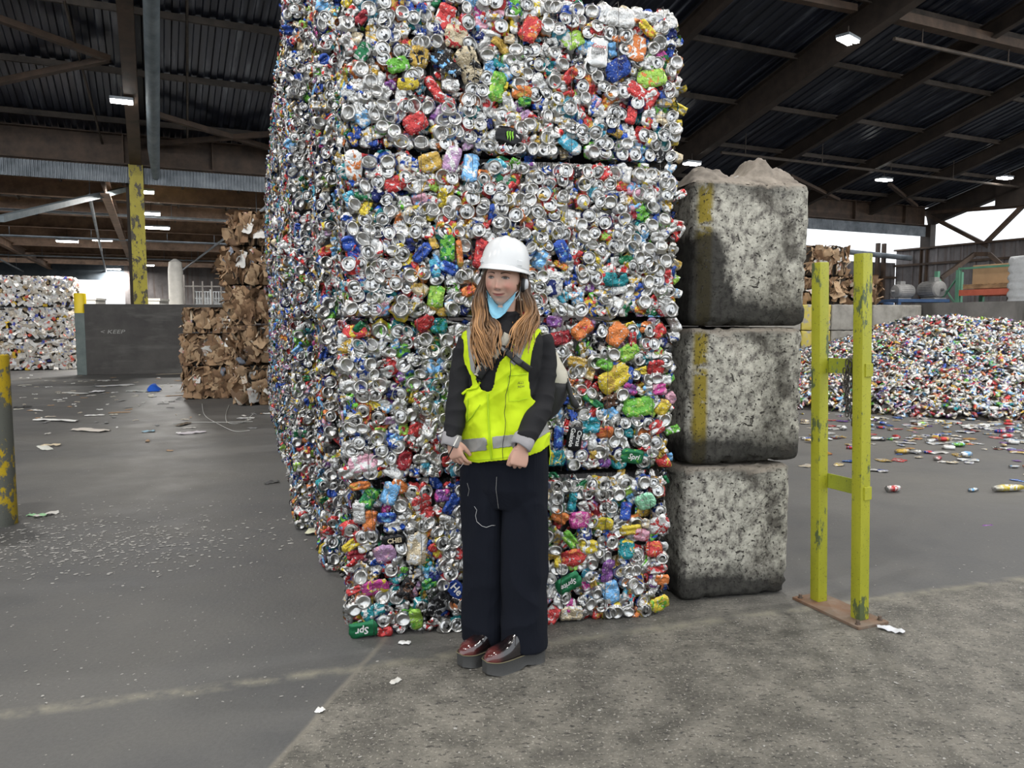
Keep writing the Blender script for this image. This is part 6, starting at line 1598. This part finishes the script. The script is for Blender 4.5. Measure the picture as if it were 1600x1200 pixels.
# ---- boots
M['boot'] = None; t = NT('burnished_leather'); cc = t.n('ShaderNodeVertexColor', layer_name='Col').outputs['Color']; t.set(Base_Color=cc, Roughness=.16, Specular_IOR_Level=.7, Coat_Weight=.5, Coat_Roughness=.1); M['boot'] = t.m
M['sole'] = plain('dark_grey_platform_sole', (.045, .045, .044, 1), .6, bump=.001, bscale=150); M['welt'] = plain('yellow_stitching', (.22, .19, .10, 1), .7)
def boot(toe, heel, zt, nm):
    d = (toe - heel); d.z = 0; L = .285; d.normalize(); sd = Vector((-d.y, d.x, 0)); c0 = Vector((heel.x, heel.y, 0))
    wid = lambda t: (.037 + .013 * sst(.35, .75, t)) * (1 - max(0, (t - .80) / .2) ** 2.2 * .62) * (1 - max(0, (.10 - t) / .1) ** 2 * .45)
    V = []; n = 36; HS = .056
    def outline(k): t = k / (n - 1); return t, wid(t)
    ring = [(outline(k)[0], outline(k)[1]) for k in range(n)] + [(outline(k)[0], -outline(k)[1]) for k in range(n - 1, -1, -1)]
    V = []
    for z_, g2 in ((0, -.002), (.004, 0), (HS - .006, .0005), (HS, .0012), (HS, -.004)):
        for t, w_ in ring:
            ar = .012 * g_(t - .36, .09) if z_ < .01 else 0; tu = .010 * max(0, t - .8) / .2 * (1 if z_ < .01 else .25)
            V.append(c0 + d * (t * L) + sd * (w_ + math.copysign(g2, w_)) + Vector((0, 0, z_ + ar + tu)))
    m_ = 2 * n; F = ring_quads(5, m_) + [tuple(range(m_))[::-1], tuple(range(4 * m_, 5 * m_))]
    boot_V = []; hs = [(0, .085), (.04, .12), (.12, .15), (.30, .152), (.40, .125), (.52, .092), (.66, .064), (.80, .052), (.90, .044), (.965, .028), (1.0, .006)]; cols = []
    R_ = []
    for i in range(40):
        t = i / 39; h = interp([(a, b) for a, b in hs], t)[0]; w_ = wid(t) - .004
        up = 1 - .42 * sst(.55, .28, t); seg2 = 24
        for k in range(seg2):
            an = PI * k / (seg2 - 1); cs, sn = math.cos(an), math.sin(an); ww = w_ * (1 - (1 - up) * sn ** 2)
            V2 = c0 + d * (t * L * .985 + .002) + sd * (ww * math.copysign(abs(cs) ** .8, cs)) + Vector((0, 0, HS - .002 + h * sn ** .75)); cr = .003 * g_(t - .60, .02) + .002 * g_(t - .66, .015); V2.z -= cr * sn; boot_V.append(V2)
            rd = sst(.74, .92, t) * .8 + .25 * mnoise.noise((t * 6, k * .3, nm)) * sst(.55, .8, t); rd = max(0, min(1, rd)); cols.append((.010 + .115 * rd, .007 + .020 * rd, .008 + .017 * rd, 1))
    F2 = [(i * 24 + k, i * 24 + k + 1, (i + 1) * 24 + k + 1, (i + 1) * 24 + k) for i in range(39) for k in range(23)] + [tuple(range(24))[::-1]]
    o = link('shoe', mesh_np('shoe', boot_V, F2, True, [M['boot']], cols), person)
    mb = MB(); mb.add(V, F); mb.build('platform_sole', M['sole'], o, autosm=.6)
    mb = MB(); mb.tube([c0 + d * (t * L) + sd * (w_ + math.copysign(-.003, w_)) + Vector((0, 0, HS + .001 + .0025 * max(0, t - .8) / .2)) for t, w_ in ring], .0013, 5); mb.build('welt_stitching', M['welt'], o)
    mb = MB(); p_ = lambda t, s_, z_: c0 + d * (t * L) + sd * s_ + Vector((0, 0, HS + z_)); mb.tube([p_(.60, -.04, .02), p_(.56, -.036, .05), p_(.52, -.02, .084), p_(.50, 0, .096), p_(.52, .02, .084), p_(.56, .036, .05)], .0022, 6); mb.build('vamp_seam', M['boot_trim'], o)
M['boot_trim'] = plain('black_leather_edge', (.02, .015, .015, 1), .3)
hl = ground(848, 1034); tl = ground(764, 1052); boot(tl + (hl - tl) * 0, Vector((hl.x, hl.y + .03, 0)), 0, 1.0)
hl = ground(800, 1014); tl = ground(733, 1038); boot(tl, Vector((hl.x, hl.y, 0)), 0, 2.0)
# ---- wristband, pen in the hand, cords
mb = MB(); pA_, pB_ = P(716, 682, -.135), P(701, 712, -.160); mb.tube([pA_, pA_.lerp(pB_, .5)], .0028, 8); wb = mb.build('wrist_strap', plain('white_strap', (.72, .70, .66, 1), .5), person)
mb = MB(); mb.tube([pA_.lerp(pB_, .5), pB_, P(697, 718, -.155)], [.0026, .0026, .0015], 8); mb.build('strap_end', M['black_cloth'], wb)
mb = MB(); mb.tube([P(725, 723, -.14), P(717, 733, -.15), P(709, 737, -.15)], .0008, 5); mb.build('thin_cord', M['pale_wire'], person)
def cord(name, pxs, mat, r, off, par): 
    Q = []
    for i in range(len(pxs) - 1):
        for k in range(6): t = k / 6; t2 = t; x = pxs[i][0] + (pxs[i + 1][0] - pxs[i][0]) * t; y = pxs[i][1] + (pxs[i + 1][1] - pxs[i][1]) * t; Q.append(on_cloth(x, y, off))
    Q.append(on_cloth(*pxs[-1], off)); mb = MB(); mb.tube(Q, r, 6); return mb.build(name, mat, par, smooth=True)
cord('earphone_cord', [(802, 535), (801, 552), (797, 566), (798, 580), (795, 600), (790, 618), (790, 632), (788, 645), (790, 660), (789, 675), (786, 690), (785, 705), (786, 717)], M['muff_black'], .0012, .008, person)
cord('loose_thread', [(741, 791), (745, 797), (743, 806), (745, 815), (753, 822), (760, 824), (768, 821), (774, 821)], M['elastic'], .0007, .006, person)
cord('loose_thread', [(776, 745), (775, 765), (777, 780), (779, 795)], M['pale_wire'], .0006, .006, person); cord('loose_thread', [(730, 755), (733, 765), (731, 775)], M['pale_wire'], .0006, .006, person)
# ---- sling bag
M['cream'] = plain('cream_canvas', (.56, .53, .44, 1), .85, bump=.001, bscale=300, var=.06); M['webbing'] = plain('black_webbing', (.018, .018, .02, 1), .7, bump=.0008, bscale=500); M['buckle'] = plain('black_plastic_buckle', (.02, .02, .022, 1), .35)
bag = thing('sling_bag', 'cream and black sling bag worn on the back of the person, strap across the chest', 'bag', (0, 0, 0))
def bagpart(name, rings, mat, par): V_, F_ = loft(rings, 28, 2.6); mb = MB(); mb.add(V_, F_); return mb.build(name, mat, par, smooth=True)
bd = lambda x, y, d, a, b: (P(x, y, d), UX * a, UY * b)
bagpart('pouch', [bd(856, 545, .19, .012, .03), bd(857, 551, .19, .035, .05), bd(858, 565, .20, .050, .062), bd(862, 580, .20, .065, .070), bd(865, 595, .20, .068, .072), bd(864, 602, .20, .062, .068)], M['cream'], bag)
bagpart('pouch_base', [bd(863, 596, .20, .068, .072), bd(865, 605, .20, .070, .074), bd(863, 622, .20, .060, .068), bd(856, 645, .19, .045, .055), bd(850, 658, .19, .02, .03)], M['webbing'], bag)
mb = MB(); mb.tube([P(886, 592, .18), P(889, 606, .15), P(892, 618, .14), P(897, 630, .14), P(903, 637, .14)], [.006, .010, .012, .018, .013], 10); mb.build('strap_tail', M['webbing'], bag, smooth=True)
def ribbon(name, pxs, w_, mat, par, off=.010, th=.003, trees=None):
    C_ = []
    for i in range(len(pxs) - 1):
        for k in range(6): t = k / 6; x = pxs[i][0] + (pxs[i + 1][0] - pxs[i][0]) * t; y = pxs[i][1] + (pxs[i + 1][1] - pxs[i][1]) * t; C_.append((x, y))
    C_.append(pxs[-1]); V = []
    for i, (x, y) in enumerate(C_):
        xa, ya = C_[max(0, i - 1)]; xb, yb = C_[min(len(C_) - 1, i + 1)]; L = math.hypot(xb - xa, yb - ya); nx_, ny_ = -(yb - ya) / L, (xb - xa) / L
        ys = [on_cloth(x + nx_ * w_ * q, y + ny_ * w_ * q, 0).y for q in (-.8, -.4, 0, .4, .8)]; ym = min(ys) - off
        for q in (-1, -.5, 0, .5, 1): V.append(at(x + nx_ * w_ * q, y + ny_ * w_ * q, ym + .002 * abs(q)))
    for _ in range(2):
        for i in range(1, len(C_) - 1):
            for j in range(5): a = i * 5 + j; V[a] = Vector((V[a].x, (V[a - 5].y + V[a].y * 2 + V[a + 5].y) / 4, V[a].z))
    F = [(i * 5 + j, (i + 1) * 5 + j, (i + 1) * 5 + j + 1, i * 5 + j + 1) for i in range(len(C_) - 1) for j in range(4)]
    o = link(name, mesh_np(name, V, F, True, [mat]), par); md = o.modifiers.new('t', 'SOLIDIFY'); md.thickness = th; md.offset = 0; return o
ribbon('chest_strap', [(748, 590), (757, 577), (764, 568), (772, 559)], 5.5, M['webbing'], bag)
ribbon('cream_strap', [(768, 560), (776, 548), (784, 538), (790, 530), (794, 522)], 7, M['cream'], bag, .009)
ribbon('chest_strap', [(784, 543), (796, 553), (808, 563), (822, 573), (829, 578)], 5, M['webbing'], bag, .013)
ribbon('strap_pad', [(744, 586), (747, 578), (750, 571)], 3.2, M['cream'], bag, .015); 
ribbon('strap_label', [(778, 540), (785, 545), (791, 550)], 4.5, M['buckle'], bag, .017); ribbon('label_rim', [(781, 542.5), (785, 545), (788, 547.5)], 2.2, M['reflect'], bag, .021)
ribbon('buckle', [(803, 559), (809, 564), (815, 568)], 5.2, M['buckle'], bag, .018, .008)
ribbon('buckle_bar', [(744, 592), (750, 595)], 1.2, M['buckle'], bag, .018); ribbon('buckle_bar', [(752, 566), (760, 576)], 1.2, M['reflect'], bag, .018)
for wd_, (qx, qy), sz in (('M', (765, 565), .016),):
    cu = bpy.data.curves.new('t', 'FONT'); cu.body = wd_; cu.size = sz; cu.align_x = 'CENTER'; cu.align_y = 'CENTER'; to = bpy.data.objects.new('t', cu); COL.objects.link(to); bpy.context.view_layer.update()
    me = bpy.data.meshes.new_from_object(to, depsgraph=bpy.context.evaluated_depsgraph_get()); bpy.data.objects.remove(to); me.materials.clear(); me.materials.append(M['elastic'])
    o = link('strap_lettering', me, bag); o.matrix_local = Matrix.Translation(on_cloth(qx, qy, .016)) @ Matrix.Rotation(PI / 2, 4, 'X') @ Matrix.Rotation(.9, 4, 'Z')
